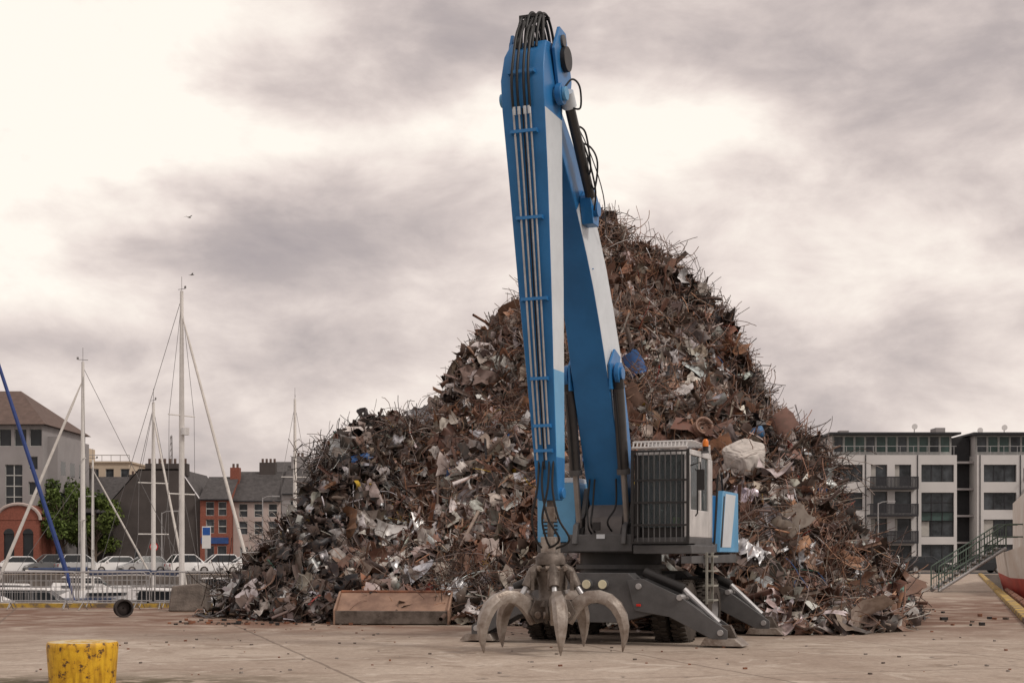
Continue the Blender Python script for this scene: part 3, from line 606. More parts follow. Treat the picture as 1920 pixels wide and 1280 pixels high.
def tine(az):
    G.M=Matrix.Translation((0,-4.05,0))@Matrix.Rotation(az,4,'Z')
    pts=[(.24,.52),(.34,.70),(.47,.85),(.63,.94),(.81,.955),(.98,.90),(1.12,.78),(1.21,.61),(1.25,.43),(1.245,.24),(1.20,.02)]
    tk=[.22,.23,.225,.215,.21,.205,.20,.185,.16,.11,.02]; hw=[.06,.08,.09,.10,.11,.12,.125,.12,.10,.065,.012]
    vs=[];fs=[]
    for i,(r_,z_) in enumerate(pts):
        a=Vector(pts[max(i-1,0)]);b_=Vector(pts[min(i+1,len(pts)-1)]);t=(b_-a).normalized();n_=Vector((t.y,-t.x)); 
        o_=Vector((r_,z_))-n_*tk[i]*.35; i_=Vector((r_,z_))+n_*tk[i]*.65
        mid=(o_+i_)/2
        vs+=[(o_.x,-hw[i]*.55,o_.y),(o_.x,hw[i]*.55,o_.y),(mid.x,hw[i],mid.y),(i_.x,hw[i]*.8,i_.y),(i_.x,-hw[i]*.8,i_.y),(mid.x,-hw[i],mid.y)]
    n=6
    for i in range(len(pts)-1):
        for k in range(n): fs.append((i*n+k,i*n+(k+1)%n,(i+1)*n+(k+1)%n,(i+1)*n+k))
    fs+=[tuple(range(n-1,-1,-1)),tuple(len(vs)-n+k for k in range(n))]
    G.add(vs,fs,worn)
    for sx in(-1,1): G.prism([(.12,.86),(.34,.86),(.44,.66),(.32,.48),(.12,.52)],'y',sx*.11-.02,sx*.11+.02,wornd)
    G.tube([(.30,-.16,.62),(.30,.16,.62)],.06,12,worn)
    G.tube([(.22,0,1.42),(.31,0,1.34),(.44,0,1.08)],[.06,.09,.085],12,wornd); G.tube([(.44,0,1.08),(.56,0,.90)],.045,10,chrome); G.tube([(.25,-.12,1.38),(.25,.12,1.38)],.05,10,worn)
    G.box(.34,.40,-.1,.1,1.02,1.34,wornd) 
for k_ in range(5): tine(R(-90+21+6+72*k_))
G.make('grapple',MH,bevel=.006,ang=40)

# ------------------------------------------------------------------ foreground objects
ym=bpy.data.materials.new('chipped_yellow'); ym.use_nodes=True; nt=ym.node_tree;N=nt.nodes;L=nt.links;b=N['Principled BSDF']; b.inputs['Roughness'].default_value=.5
tc=N.new('ShaderNodeTexCoord'); n1=N.new('ShaderNodeTexNoise'); n1.inputs['Scale'].default_value=9; n1.inputs['Detail'].default_value=9; n1.inputs['Roughness'].default_value=.75; L.new(tc.outputs['Object'],n1.inputs['Vector'])
r=N.new('ShaderNodeValToRGB'); e=r.color_ramp.elements; e[0].position=.40; e[0].color=(.10,.05,.02,1); e[1].position=.435; e[1].color=(.66,.35,.012,1); e2=e.new(.6); e2.color=(.78,.46,.02,1); L.new(n1.outputs['Fac'],r.inputs['Fac'])
n2=N.new('ShaderNodeTexNoise'); n2.inputs['Scale'].default_value=3; n2.inputs['Detail'].default_value=6; mp=N.new('ShaderNodeMapping'); mp.inputs['Scale'].default_value=(5,5,.7); L.new(tc.outputs['Object'],mp.inputs[0]); L.new(mp.outputs[0],n2.inputs['Vector'])
r2=N.new('ShaderNodeValToRGB'); r2.color_ramp.elements[0].position=.35; r2.color_ramp.elements[0].color=(.45,.36,.25,1); r2.color_ramp.elements[1].position=.55; r2.color_ramp.elements[1].color=(1,1,1,1); L.new(n2.outputs['Fac'],r2.inputs['Fac'])
mx=N.new('ShaderNodeMix'); mx.data_type='RGBA'; mx.blend_type='MULTIPLY'; mx.inputs[0].default_value=.7; L.new(r.outputs[0],mx.inputs[6]); L.new(r2.outputs['Color'],mx.inputs[7]); L.new(mx.outputs[2],b.inputs['Base Color'])
bp=N.new('ShaderNodeBump'); bp.inputs['Strength'].default_value=.7; bp.inputs['Distance'].default_value=.01; L.new(n1.outputs['Fac'],bp.inputs['Height']); L.new(bp.outputs[0],b.inputs['Normal'])
topm=mat('bollard_top',(.58,.50,.34),.85,0,.4,7,col2=(.50,.30,.05),bump=.5,mixlo=.42,mixhi=.55)
m=MB()
pr=[(0,.405),(.03,.405),(.10,.41),(.45,.435),(.49,.435),(.515,.42)]
m.tube([(0,0,z_) for z_,_ in pr],[r_ for _,r_ in pr],64,ym,cap=False)
m.tube([(0,0,.515),(0,0,.52),(0,0,.530),(0,0,.535)],[.42,.39,.2,.01],64,topm,cap=False)
m.make('mooring_bollard',loc=(-5.39,17.85,0))
m=MB(); m.prism([(0,0),(1.05,0),(1.0,.74),(.85,.80),(.1,.72)],'y',0,.9,mat('block_concrete',(.24,.205,.18),.9,0,.5,3,bump=.6)); m.make('concrete_block',loc=(-9.75,40.3,0),bevel=.04)
m=MB(); rp=[(-.12,.19),(-.12,.235),(-.10,.235),(-.09,.19),(.09,.19),(.10,.235),(.12,.235),(.12,.2),(.05,.175),(.02,.09),(.02,.02)]
m.tube([(0,a_,.235) for a_,_ in rp],[r_ for _,r_ in rp],28,mat('dark_rim',(.05,.04,.038),.6,.3),cap=False)
m.make('steel_wheel_rim',loc=(-10.0,36.6,0),rz=R(28))
rt=mat('rusty_plate',(.36,.23,.165),.7,.1,.3,1.6,col2=(.19,.115,.085),bump=.25)
m=MB()
m.prism([(0,.30),(.05,.33),(.55,.72),(.62,.70),(.66,.62),(.30,.12),(.0,.12)],'x',-1.3,1.3,rt)
m.prism([(-.12,.02),(.45,.02),(.50,.12),(.28,.118),(0,.118),(0,.32),(-.12,.32)],'x',-1.34,1.32,wornd)
for x in(-1.345,1.30): m.prism([(-.14,.0),(.6,.0),(.75,.66),(.6,.76),(.5,.74),(-.14,.34)],'x',x,x+.045,rt)
m.tube([(-1.3,.58,.74),(1.3,.58,.74)],.04,8,rust)
m.make('steel_trough',loc=(-2.76,32.7,0),rz=R(-5),bevel=.01)
m=MB()
for i in range(90):
    x=random.uniform(-8,-3.2); y=random.uniform(33.,35.2)-random.random()*1.2; s_=random.uniform(.02,.07)
    m.M=Matrix.Translation((x,y,s_*.5))@Matrix.Rotation(random.random()*3,4,'Z'); m.box(-s_,s_,-s_*.6,s_*.6,-s_*.45,s_*.4,random.choice([rust,wornd,black]))
for i in range(160):
    x=random.uniform(-7,9.5); y=random.uniform(19,31.5); s_=random.uniform(.008,.03)
    m.M=Matrix.Translation((x,y,s_*.5))@Matrix.Rotation(random.random()*3,4,'Z'); m.box(-s_,s_,-s_*.6,s_*.6,-s_*.45,s_*.4,random.choice([rust,wornd,concrete]))
for i in range(60):
    x=random.uniform(9.0,12.5); y=random.uniform(32,50); s_=random.uniform(.02,.09)
    m.M=Matrix.Translation((x,y,s_*.5))@Matrix.Rotation(random.random()*3,4,'Z'); m.box(-s_,s_,-s_*.6,s_*.6,-s_*.45,s_*.4,random.choice([rust,wornd,black]))
m.M=Matrix.Identity(4); m.make('loose_debris')
def barrier(x,y,rz,w=2.2):
    m=MB(); h=1.1
    m.tube([(0,0,.22),(0,0,h-.08),(.08,0,h),(w-.08,0,h),(w,0,h-.08),(w,0,.22),(0,0,.22)],.02,8,galv)
    n=15
    for i in range(1,n): m.tube([(w*i/n,0,.22),(w*i/n,0,h)],.008,5,galv)
    for fx in(.3,w-.3): m.tube([(fx,-.32,.02),(fx,-.3,.03),(fx,0,.22),(fx,.3,.03),(fx,.32,.02)],.015,6,galv)
    m.make('crowd_barrier',loc=(x,y,0),rz=rz)
bx=[(-19.4,41.5,.05),(-17.15,41.6,-.04),(-14.95,41.5,.06),(-12.75,41.3,-.10),(-10.6,41.6,.12)]
for x,y,a in bx: barrier(x,y,a)
for i in range(5): barrier(-20+i*2.3,43.0,random.uniform(-.05,.05))

# ------------------------------------------------------------------ yachts
hullw=mat('yacht_hull',(.55,.54,.54),.3,0,.1,1); hullb=mat('yacht_hull_navy',(.03,.05,.12),.25); mast_m=mat('mast_white',(.72,.69,.66),.4,0,.12,2); rope=mat('rigging_wire',(.22,.21,.21),.4,.3); sailw=mat('furled_sail',(.66,.62,.58),.8,0,.2,3); sailb=mat('furled_sail_blue',(.03,.06,.22),.7); cover=mat('sail_cover',(.05,.07,.14),.8,0,.2,2)
def yacht(loc,heading,L_,H,hm=hullw,sail=sailw,sr=.07,mr=.10,name='sailing_yacht',radar=False):
    m=MB(); st_=[(-.5,.34),(-.3,.42),(0,.46),(.25,.36),(.42,.16),(.5,.02)]
    vs=[]
    for sx,hb in st_:
        X=sx*L_; B=hb*L_*.36; vs+=[(X,-B*.25,-.35),(X,-B*.85,.2),(X,-B,.95),(X,0,1.04),(X,B,.95),(X,B*.85,.2),(X,B*.25,-.35)]
    n=7; fs=[(i*n+k,i*n+(k+1)%n,(i+1)*n+(k+1)%n,(i+1)*n+k) for i in range(len(st_)-1) for k in range(n)]+[tuple(range(n)),tuple(len(vs)-n+k for k in range(n))]
    m.add(vs,fs,hm)
    m.hexa([(-.22*L_,-.75,.95),(.2*L_,-.5,.95),(.2*L_,.5,.95),(-.22*L_,.75,.95),(-.2*L_,-.6,1.4),(.12*L_,-.4,1.32),(.12*L_,.4,1.32),(-.2*L_,.6,1.4)],white)
    m.box(-.15*L_,.05*L_,-.71,.71,1.1,1.24,glassd)
    mx_=.06*L_; m.tube([(mx_,0,1.0),(mx_,0,H*.6),(mx_,0,H)],[mr,mr*.95,mr*.6],10,mast_m)
    m.tube([(mx_,0,2.1),(-.38*L_,0,2.15)],.06,8,mast_m); m.tube([(mx_-.3,0,2.22),(-.36*L_,0,2.25)],[.15,.08],8,cover)
    for f_ in(.38,.62): m.tube([(mx_,-.85,H*f_),(mx_,.85,H*f_)],.03,6,mast_m)
    for s_ in(-1,1):
        m.tube([(mx_-.1,s_*1.3,1.05),(mx_,s_*.85,H*.38),(mx_,s_*.8,H*.62),(mx_,0,H*.97)],.013,5,rope)
        m.tube([(mx_+.3,s_*1.2,1.05),(mx_,0,H*.40)],.012,5,rope)
    m.tube([(mx_,0,H*.98),(-.5*L_,0,1.2)],.014,5,rope)
    m.tube([(mx_,0,H*.93),(mx_+(.48*L_-mx_)*.12,0,H*.93-(H*.93-1.3)*.12),(mx_+(.48*L_-mx_)*.9,0,H*.93-(H*.93-1.3)*.9),(.48*L_,0,1.15)],[.02,sr*.7,sr,.03],8,sail)
    m.tube([(mx_,0,H),(mx_,0,H+.7)],.012,5,rope); m.tube([(mx_-.25,0,H+.1),(mx_+.25,0,H+.1)],.015,5,rope); m.box(mx_+.2,mx_+.3,-.02,.02,H+.1,H+.22,rope)
    if radar: m.tube([(mx_+.25,0,H*.56),(mx_+.25,0,H*.575+.1)],.2,14,white)
    for i in range(9):
        X=-.45*L_+i*.11*L_; hb=np.interp(X/L_,[a for a,_ in st_],[b for _,b in st_])*L_*.36*.93
        for s_ in(-1,1): m.tube([(X,s_*hb,.95),(X,s_*hb,1.55)],.015,5,galv)
    for s_ in(-1,1): m.tube([(-.45*L_+i*.11*L_,s_*np.interp((-.45+i*.11),[a for a,_ in st_],[b for _,b in st_])*L_*.36*.93,1.54) for i in range(9)],.01,5,galv)
    m.make(name,loc=(loc[0],loc[1],-1.5),rz=heading)
yacht((-16.75,70,0),R(-35),12,16.0,radar=True,mr=.14,sr=.09)
yacht((-20.8,71,0),R(205),10,12.7,mr=.12,sr=.09,hm=hullb)
yacht((-18.9,74,0),R(-50),9,11.0,mr=.12)
yacht((-23.3,61.5,0),R(-12),10,14.,sail=sailb,sr=.10,hm=hullb)
yacht((-13.75,90,0),R(-80),10,12.9,mr=.13)
yacht((-26.5,88,0),R(20),9,9.0,mr=.09)
def motorboat(loc,rz):
    m=MB()
    m.prism([(-3,-.2),(2.2,-.2),(3.2,.95),(-3,.8)],'y',-1.1,1.1,hullw); m.prism([(-1.5,.8),(1.8,.85),(1.0,1.45),(-1.3,1.5)],'y',-.85,.85,glassd); m.prism([(-1.6,1.5),(1.1,1.46),(.9,1.56),(-1.5,1.6)],'y',-.9,.9,white)
    m.make('motorboat',loc=(loc[0],loc[1],-1.5),rz=rz,bevel=.08)
motorboat((-22.5,66,0),R(10)); motorboat((-15.2,64,0),R(-20)); motorboat((-27,76,0),R(5)); motorboat((-19,95,0),R(0)); motorboat((-30,100,0),R(15))
m=MB(); m.box(-45,-11,78,80,-1.45,-1.05,mat('pontoon_wood',(.25,.2,.16),.9)); m.make('pontoon')

# ------------------------------------------------------------------ cars
CARM=[mat('car_white',(.78,.78,.78),.25,0,.03),mat('car_silver',(.48,.49,.50),.25,.3,.03),mat('car_black',(.02,.022,.025),.2,0,.03),mat('car_blue',(.03,.07,.16),.22,0,.03),mat('car_grey',(.16,.165,.17),.25,.2,.03)]
headl=mat('headlamp',(.6,.6,.6),.15); tail=mat('tail_lamp',(.35,.02,.02),.2)
def car(x,y,rz,pm_,L_=1.0,hgt_=1.0,name='parked_car'):
    m=MB()
    low=[(-2.05,.28),(-2.15,.45),(-2.12,.80),(-1.95,.93),(-1.5,.97),(.95,.98),(1.55,.86),(2.05,.70),(2.18,.50),(2.12,.26),(1.78,.24),(1.68,.5),(1.38,.62),(1.08,.5),(.98,.24),(-.92,.24),(-1.02,.5),(-1.32,.62),(-1.62,.5),(-1.72,.26)]
    m.prism([(a*L_,b) for a,b in low],'y',-.86,.86,pm_)
    b0=.965; t0=1.43*hgt_
    B=[(-1.95*L_,-.80),(1.05*L_,-.80),(1.05*L_,.80),(-1.95*L_,.80)]; T=[(-1.45*L_,-.62),(.25*L_,-.62),(.25*L_,.62),(-1.45*L_,.62)]
    m.hexa([(a,b,b0) for a,b in B]+[(a,b,t0) for a,b in T],glassd)
    m.hexa([(a*1.02,b*1.03,t0+.003) for a,b in T]+[(a*.93,b*.9,t0+.06) for a,b in T],pm_)
    for i in range(4): m.tube([(B[i][0],B[i][1],b0),(T[i][0],T[i][1],t0+.01)],.045,6,pm_)
    for s_ in(-1,1): m.tube([(-.35*L_,s_*.81,b0),(-.4*L_,s_*.63,t0)],.035,6,black)
    for wx in(-1.32,1.38):
        for s_ in(-1,1):
            m.tube([(wx*L_,s_*.64,.32),(wx*L_,s_*.88,.32)],.32,20,rubber); m.tube([(wx*L_,s_*.87,.32),(wx*L_,s_*.89,.32)],.2,14,galv)
    for s_ in(-1,1):
        m.box(2.02*L_,2.17*L_,s_*.62-.16,s_*.62+.16,.56,.68,headl); m.box(-2.15*L_,-2.08*L_,s_*.68-.12,s_*.68+.12,.62,.84,tail); m.box(.75*L_,.9*L_,s_*.92-.08,s_*.92+.08,.98,1.1,pm_)
    m.box(2.1*L_,2.19*L_,-.45,.45,.36,.5,black)
    m.make(name,loc=(x,y,0.004),rz=rz,bevel=.03)
xs=-45.5
cs=[0,0,4,1,0,1,0,0,0,0,2,0,1]
for i in range(12):
    car(xs,122.8+random.uniform(-.4,.4),R(-150+random.uniform(-8,8)) if i%3 else R(32),CARM[cs[i]],random.uniform(.92,1.05),random.choice([1,1.0,1.12])); xs+=random.uniform(2.3,2.9) 
    if i==5: xs+=1.2
for x,c,h_ in((37.0,2,1.),(41.8,2,1.1),(46.5,4,1.0),(50.5,3,1.1),(33.0,1,1.)): car(x,127,R(random.uniform(-6,6)+180*(x>40)),CARM[c],1.,h_)

# ------------------------------------------------------------------ buildings
rend=mat('white_render',(.60,.58,.57),.8,0,.10,.3); slate=mat('slate_roof',(.085,.078,.078),.75,0,.45,2.5,bump=.4); redbr=mat('red_brick',(.28,.095,.065),.85,0,.3,6,bump=.3)
dren=mat('dark_render',(.085,.072,.068),.9,0,.3,.5); greyc=mat('grey_cladding',(.31,.29,.29),.7,0,.15,.5); beige=mat('beige_render',(.48,.40,.31),.85,0,.1,.4); pinkr=mat('pale_render',(.46,.38,.35),.85,0,.15,.5)
browr=mat('brown_roof',(.14,.095,.08),.8,0,.3,2,bump=.3); fr_w=mat('window_frame_white',(.55,.55,.53),.5); fr_d=mat('window_frame_dark',(.03,.03,.035),.5)
winc=mat('window_glass',(.08,.09,.10),.15,0,.8,.6,spec=.22); gteal=mat('green_glass',(.08,.13,.12),.15,0,.5,.5,spec=.2)
curt=mat('curtain',(.45,.43,.40),.9,0,.2,2)
def rest(m,x0,x1,y0,y1,z0,z1,wm_,topm=None):
    m.add([(x0,y0,z0),(x1,y0,z0),(x1,y1,z0),(x0,y1,z0),(x0,y0,z1),(x1,y0,z1),(x1,y1,z1),(x0,y1,z1)],[(1,2,6,5),(2,3,7,6),(3,0,4,7)],wm_)
    m.add([(x0,y0,z1),(x1,y0,z1),(x1,y1,z1),(x0,y1,z1)],[(0,1,2,3)],topm or wm_)
m=MB(); Y=148.
def block(x0,x1,cols):
    wins=[]
    for kind,a,b_ in cols:
        if kind=='w':
            wins+=[(a,b_,9.2,11.0,2,0),(a,b_,6.3,8.1,2,0),(a,b_,3.5,5.3,2,0),(a,b_,.9,2.7,2,0)]
        if kind=='g':
            wins+=[(a,b_,9.2,11.0,2,0),(a,b_,6.1,8.1,2,1),(a,b_,5.15,6.1,2,0,gteal),(a,b_,3.5,5.15,2,0),(a,b_,.8,2.7,2,0)]
        if kind=='b':
            for z_ in(8.75,5.95,3.15): wins+=[(a+.35,a+(b_-a)*.42,z_,z_+2.25,0,0),(a+(b_-a)*.58,b_-.35,z_,z_+2.25,0,0)]
            wins+=[(a+.3,b_-.3,.6,2.6,3,0)]
    m.facade(x0,x1,0,12.0,Y,wins,rend,winc,fr_d,.3); rest(m,x0,x1,Y,Y+12,0,12.0,rend)
    for w_ in wins:
        if random.random()<.45:
            cw=(w_[1]-w_[0])*random.uniform(.15,.3); m.box(w_[0]+.06,w_[0]+.06+cw,Y+.285,Y+.295,w_[2]+.05,w_[3]-.05,curt)
    for kind,a,b_ in cols:
        if kind=='b':
            for z_ in(8.6,5.8,3.0):
                m.box(a-.05,b_+.05,Y-1.3,Y-.003,z_-.2,z_,fr_d); m.box(a-.05,b_+.05,Y-1.34,Y-1.26,z_+1.0,z_+1.1,fr_d); m.box(a-.05,a,Y-1.3,Y-.003,z_+1.0,z_+1.08,fr_d); m.box(b_,b_+.05,Y-1.3,Y-.003,z_+1.0,z_+1.08,fr_d)
                nb=34
                for k in range(nb+1): xx=a+(b_-a)*k/nb; m.box(xx-.055,xx+.055,Y-1.31,Y-1.28,z_,z_+1.0,fr_d)
    n=int((x1-x0)/1.15); pw=(x1-x0-.6)/n
    wins=[(x0+.3+k*pw+.05,x0+.3+(k+1)*pw-.05,12.35,14.05,0,0,gteal if k%3 else winc) for k in range(n)]
    m.facade(x0+.2,x1-.2,12.0,14.15,Y+1.2,wins,mat('top_storey_panel',(.38,.38,.37),.6),winc,fr_w,.1); rest(m,x0+.2,x1-.2,Y+1.2,Y+11,12.0,14.15,rend)
    m.box(x0-.4,x1+.4,Y-.2,Y+11.5,14.153,14.36,fr_d)
    m.box(x0,x1,Y+.1,Y+.14,12.9,12.95,galv)
    for k in range(int((x1-x0)/1.4)+1): m.box(x0+k*1.4,x0+k*1.4+.05,Y+.1,Y+.14,12.0,12.9,galv)
block(33.4,46.3,[('w',33.9,36.5),('b',37.0,41.9),('g',42.6,46.0)])
m.box(46.3,48.4,Y+2.5,Y+12,0,14.0,mat('dark_recess',(.03,.03,.033),.7)); 
for z_ in(3.,5.8,8.6,11.4): m.box(46.3,48.4,Y+1.,Y+2.5,z_-.2,z_,greyc)
block(48.4,62,[('w',49.1,52.5),('b',53.4,58),('g',58.8,61.6)])
for xx,h_ in((43,15.3),(52.6,15.2),(50,14.9)): m.tube([(xx,Y+4,14.3),(xx,Y+4,h_)],.05,6,galv); m.tube([(xx,Y+3.8,h_),(xx,Y+3.9,h_)],.3,12,white)
m.box(35,36,Y+4,Y+5,14.33,14.9,greyc); m.box(45,46,Y+3,Y+5,14.33,15.1,greyc)
for xx in(36.8,42.2,48.7,52.9): m.tube([(xx,Y-.05,0),(xx,Y-.05,12)],.05,6,fr_d)
m.make('apartment_building')
m=MB(); m.facade(24,33.2,0,9,152,[(26+2.4*k,27.4+2.4*k,z_,z_+1.6,1,0) for k in range(3) for z_ in(1,4,6.8)],greyc,winc,fr_w); rest(m,24,33.2,152,162,0,9,greyc)
m.prism([(151.5,9.003),(162.5,9.003),(159,13.6),(155,13.6)],'x',23.7,33.3,slate); m.make('terraced_house')

m=MB(); Y=140
wins=[(-58+k*1.5,-56.8+k*1.5,12.3,14.0,0,0) for k in range(8)]+[(-49.9,-48.2,5.2,10.5,1,4),(-53,-51,5.2,10.5,1,4)]+[(-47.6,-46.7,z_,z_+1.3,0,0) for z_ in(2.5,5,7.5,10)]
m.facade(-58.5,-46.2,0,14.4,Y,wins,greyc,glassd,fr_w,.2); rest(m,-58.5,-46.2,Y,Y+14,0,14.4,greyc)
m.add([(-59,Y-.7,14.41),(-45.7,Y-.7,14.41),(-45.7,Y+14.5,14.41),(-59,Y+14.5,14.41),(-54,Y+6,18.4),(-50.4,Y+6,18.4)],[(0,1,5,4),(1,2,5),(2,3,4,5),(3,0,4),(0,3,2,1)],browr)
m.facade(-46.2,-45.2,0,13.4,Y+1.5,[],greyc,glassd,fr_w); rest(m,-46.2,-45.2,Y+1.5,Y+12,0,13.4,greyc)
for z_ in(3.2,6.4,9.6): 
    for k in range(3): m.box(-45.22,-45.195,Y+2.5+k*3,Y+4+k*3,z_,z_+1.4,glassd)
m.make('office_building')
m=MB(); Y=134
m.facade(-48.4,-44.6,0,4.9,Y,[(-47.9,-46.9,1,3.6,0,0),(-46.1,-45.1,1,3.6,0,0)],redbr,glassd,fr_d); rest(m,-48.4,-44.6,Y,Y+5,0,4.9,redbr)
arc=[(-48.6+2.1*(1-math.cos(a)),4.9+1.5*math.sin(a)) for a in np.linspace(0,math.pi,15)]
m.prism(arc,'y',Y-.05,Y+5,redbr)
for cx_ in(-47.4,-45.6):
    m.prism([(cx_-.5*math.cos(a),3.6+.5*math.sin(a)) for a in np.linspace(0,math.pi,9)],'y',Y-.02,Y+.1,glassd)
m.tube([(x_,Y-.1,z_) for x_,z_ in arc],.16,6,pinkr); m.make('brick_hall')
m=MB(); Y=170
m.facade(-56,-45.8,0,12.6,Y,[(-54+1.8*k,-53+1.8*k,z_,z_+1.3,0,0) for k in range(5) for z_ in(8,10.6)],beige,winc,fr_w); rest(m,-56,-45.8,Y,Y+10,0,12.6,beige)
m.facade(-55.,-51.6,12.6,14.6,Y+1,[(-54,-53,13.1,14.1,0,0)],beige,winc,fr_w); rest(m,-55,-51.6,Y+1,Y+6,12.6,14.6,beige,slate); m.box(-56.2,-45.6,Y-.2,Y+10.2,12.603,12.8,beige)
m.tube([(-46,Y+1,13.6),(-51.5,Y+1,13.6)],.05,5,galv)
for k in range(6): m.tube([(-46-k*1.1,Y+1,12.7),(-46-k*1.1,Y+1,13.6)],.04,5,galv)
m.make('hotel_building')
def house(name,x0,x1,Y,ev,rg,D,wm_,wins,chim=(),roof=slate,shop=None,fm_=fr_w):
    m=MB(); m.facade(x0,x1,0,ev,Y,wins,wm_,winc,fm_,.15); rest(m,x0,x1,Y,Y+D,0,ev,wm_)
    for xx in(x0+.002,x1-.002): m.add([(xx,Y,ev),(xx,Y+D,ev),(xx,Y+D/2,rg-.1)],[(0,1,2)],wm_)
    m.add([(x0-.1,Y-.25,ev-.05),(x1+.1,Y-.25,ev-.05),(x1+.1,Y+D/2,rg),(x0-.1,Y+D/2,rg),(x0-.1,Y+D+.25,ev-.05),(x1+.1,Y+D+.25,ev-.05)],[(0,1,2,3),(3,2,5,4)],roof)
    m.tube([(x0,Y-.3,ev-.05),(x1,Y-.3,ev-.05)],.08,6,fr_d)
    for cx_,wd in chim:
        m.box(cx_-wd/2,cx_+wd/2,Y+D/2-.5,Y+D/2+.5,rg-1.2,rg+.9,wm_ if wm_!=pinkr else dren)
        for k in range(int(wd/.4)): m.tube([(cx_-wd/2+.25+k*.4,Y+D/2,rg+.9),(cx_-wd/2+.25+k*.4,Y+D/2,rg+1.3)],.12,8,browr)
    if shop: m.box(x0+.1,x1-.1,Y-.16,Y-.003,2.7,3.3,shop)
    m.make(name,recalc=False)
m=MB(); Y=138
m.add([(-38.7,Y,0),(-30.2,Y,0),(-30.2,Y,6.8),(-32.2,Y,9.8),(-36.2,Y,9.8),(-38.7,Y,7.0)],[(0,1,2,3,4,5)],dren)
rest(m,-38.7,-30.2,Y,Y+12,0,6.8,dren)
m.add([(-38.9,Y-.1,6.85),(-36.2,Y-.1,9.95),(-36.2,Y+12,9.95),(-38.9,Y+12,6.85)],[(0,1,2,3)],slate); m.add([(-36.2,Y-.1,9.95),(-32.2,Y-.1,9.95),(-32.2,Y+12,9.95),(-36.2,Y+12,9.95)],[(0,1,2,3)],slate); m.add([(-32.2,Y-.1,9.95),(-30.0,Y-.1,6.75),(-30.0,Y+12,6.75),(-32.2,Y+12,9.95)],[(0,1,2,3)],slate)
m.box(-35.7,-31.6,Y+.4,Y+1.4,9.3,10.5,dren)
for k in range(8): m.tube([(-35.4+k*.5,Y+.9,10.5),(-35.4+k*.5,Y+.9,11.0)],.13,8,browr)
m.box(-36.6,-36.1,Y-.02,Y-.003,1.0,2.2,glassd); m.make('gable_house',recalc=False)
house('brick_house',-30.15,-27.3,137.5,7.0,9.4,9,redbr,[(a,a+.8,z_,z_+1.35,0,1) for a in(-29.6,-28.4) for z_ in(3.7,5.4)]+[(-29.7,-28.8,.3,2.5,0,0),(-28.5,-27.6,.8,2.5,0,0)],[(-27.6,.9)],shop=mat('shop_fascia_blue',(.03,.08,.25),.5))
house('terraced_house',-27.25,-22.6,139,6.9,10.0,9,pinkr,[(a,a+.85,z_,z_+1.3,0,1) for a in(-26.7,-25.2,-23.8) for z_ in(3.6,5.3)]+[(-26.6,-25.8,.2,2.4,0,0),(-24.6,-23.2,.7,2.4,1,0)],[(-24.6,1.6)])
house('terraced_house',-22.5,-17,139,7.6,10.6,9,greyc,[(a,a+.85,z_,z_+1.3,0,1) for a in(-21.7,-20.2,-18.6) for z_ in(1,3.6,5.6)],[(-21.5,1.4)])
house('terraced_house',-16.9,-9,139,7.0,10.2,9,pinkr,[(a,a+.9,z_,z_+1.3,0,1) for a in(-16,-14,-12,-10.4) for z_ in(1,3.9)],[(-13,1.4)])
house('slate_roof_house',-47.5,-41.5,152,7.2,10.2,9,pinkr,[(a,a+.9,z_,z_+1.2,0,1) for a in(-46.5,-44.5,-42.7) for z_ in(4.6,)],[(-46.5,1.2)])
house('slate_roof_house',-44.2,-38.9,147,6.0,9.2,8,dren,[(a,a+.8,z_,z_+1.1,0,0) for a in(-43,-41) for z_ in(3.8,)],[(-40,1.0)])
house('warehouse_building',-28,-14,162,10.5,12.6,12,greyc,[(a,a+1.2,8,9.4,0,0) for a in range(-27,-15,3)],[(-21,1.2)],roof=slate)
m=MB()
for a,b_ in((-.35,-.35),(.35,-.35),(0,.35)): m.tube([(a-45.5,190+b_,8),(-45.5+a*.3,190+b_*.3,17.5)],.05,4,rope)
for k in range(12): z_=8+k*.8; s_=1-k/17; m.tube([(-45.5-.35*s_,189.7,z_),(-45.5+.35*s_,189.7,z_+.8),],.035,4,rope)
m.make('radio_mast')

# ------------------------------------------------------------------ street furniture
def lamp(x,y,h,two=False):
    m=MB(); m.tube([(0,0,0),(0,0,h*.5),(0,0,h)],[.09,.07,.05],10,galv); m.tube([(0,0,h-.1),(.4,0,h+.1),(1.1,0,h+.15)],.04,8,galv); m.box(.9,1.6,-.12,.12,h+.08,h+.2,galv); m.make('street_lamp',loc=(x,y,0))
lamp(-40.8,134,7.0); lamp(-23.5,134,7.0); lamp(-33.0,134,5.6); lamp(34.5,134,6.5)
rs=mat('sign_red',(.55,.02,.02),.5)
m=MB(); m.tube([(0,0,0),(0,0,2.4)],.04,8,galv); m.tube([(0,-.05,2.3),(0,-.07,2.3)],.36,24,rs); m.tube([(0,-.0705,2.3),(0,-.08,2.3)],.27,24,white); m.make('traffic_sign',loc=(-30.2,120.0,0))
m=MB(); m.tube([(0,0,0),(0,0,4.4)],.06,8,galv); m.box(-.4,.4,-.09,-.065,2.2,4.2,white); m.box(-.34,.34,-.098,-.0905,3.4,4.1,mat('sign_blue',(.02,.1,.4),.5)); m.make('information_sign',loc=(-27.7,129,0))
m=MB()
for x in(26.5,28.7,30.9): m.tube([(x,117,0),(x,117,.9)],.06,8,yellowp)
m.tube([(26.5,117,.85),(30.9,117,.85)],.06,8,yellowp); m.tube([(26.5,117,.45),(30.9,117,.45)],.04,8,yellowp); m.make('yellow_barrier')
gr=mat('grey_green_paint',(.10,.14,.115),.7,0,.3,3); m=MB()
A=(18.3,61,0); B=(21.6,62.2,1.9)
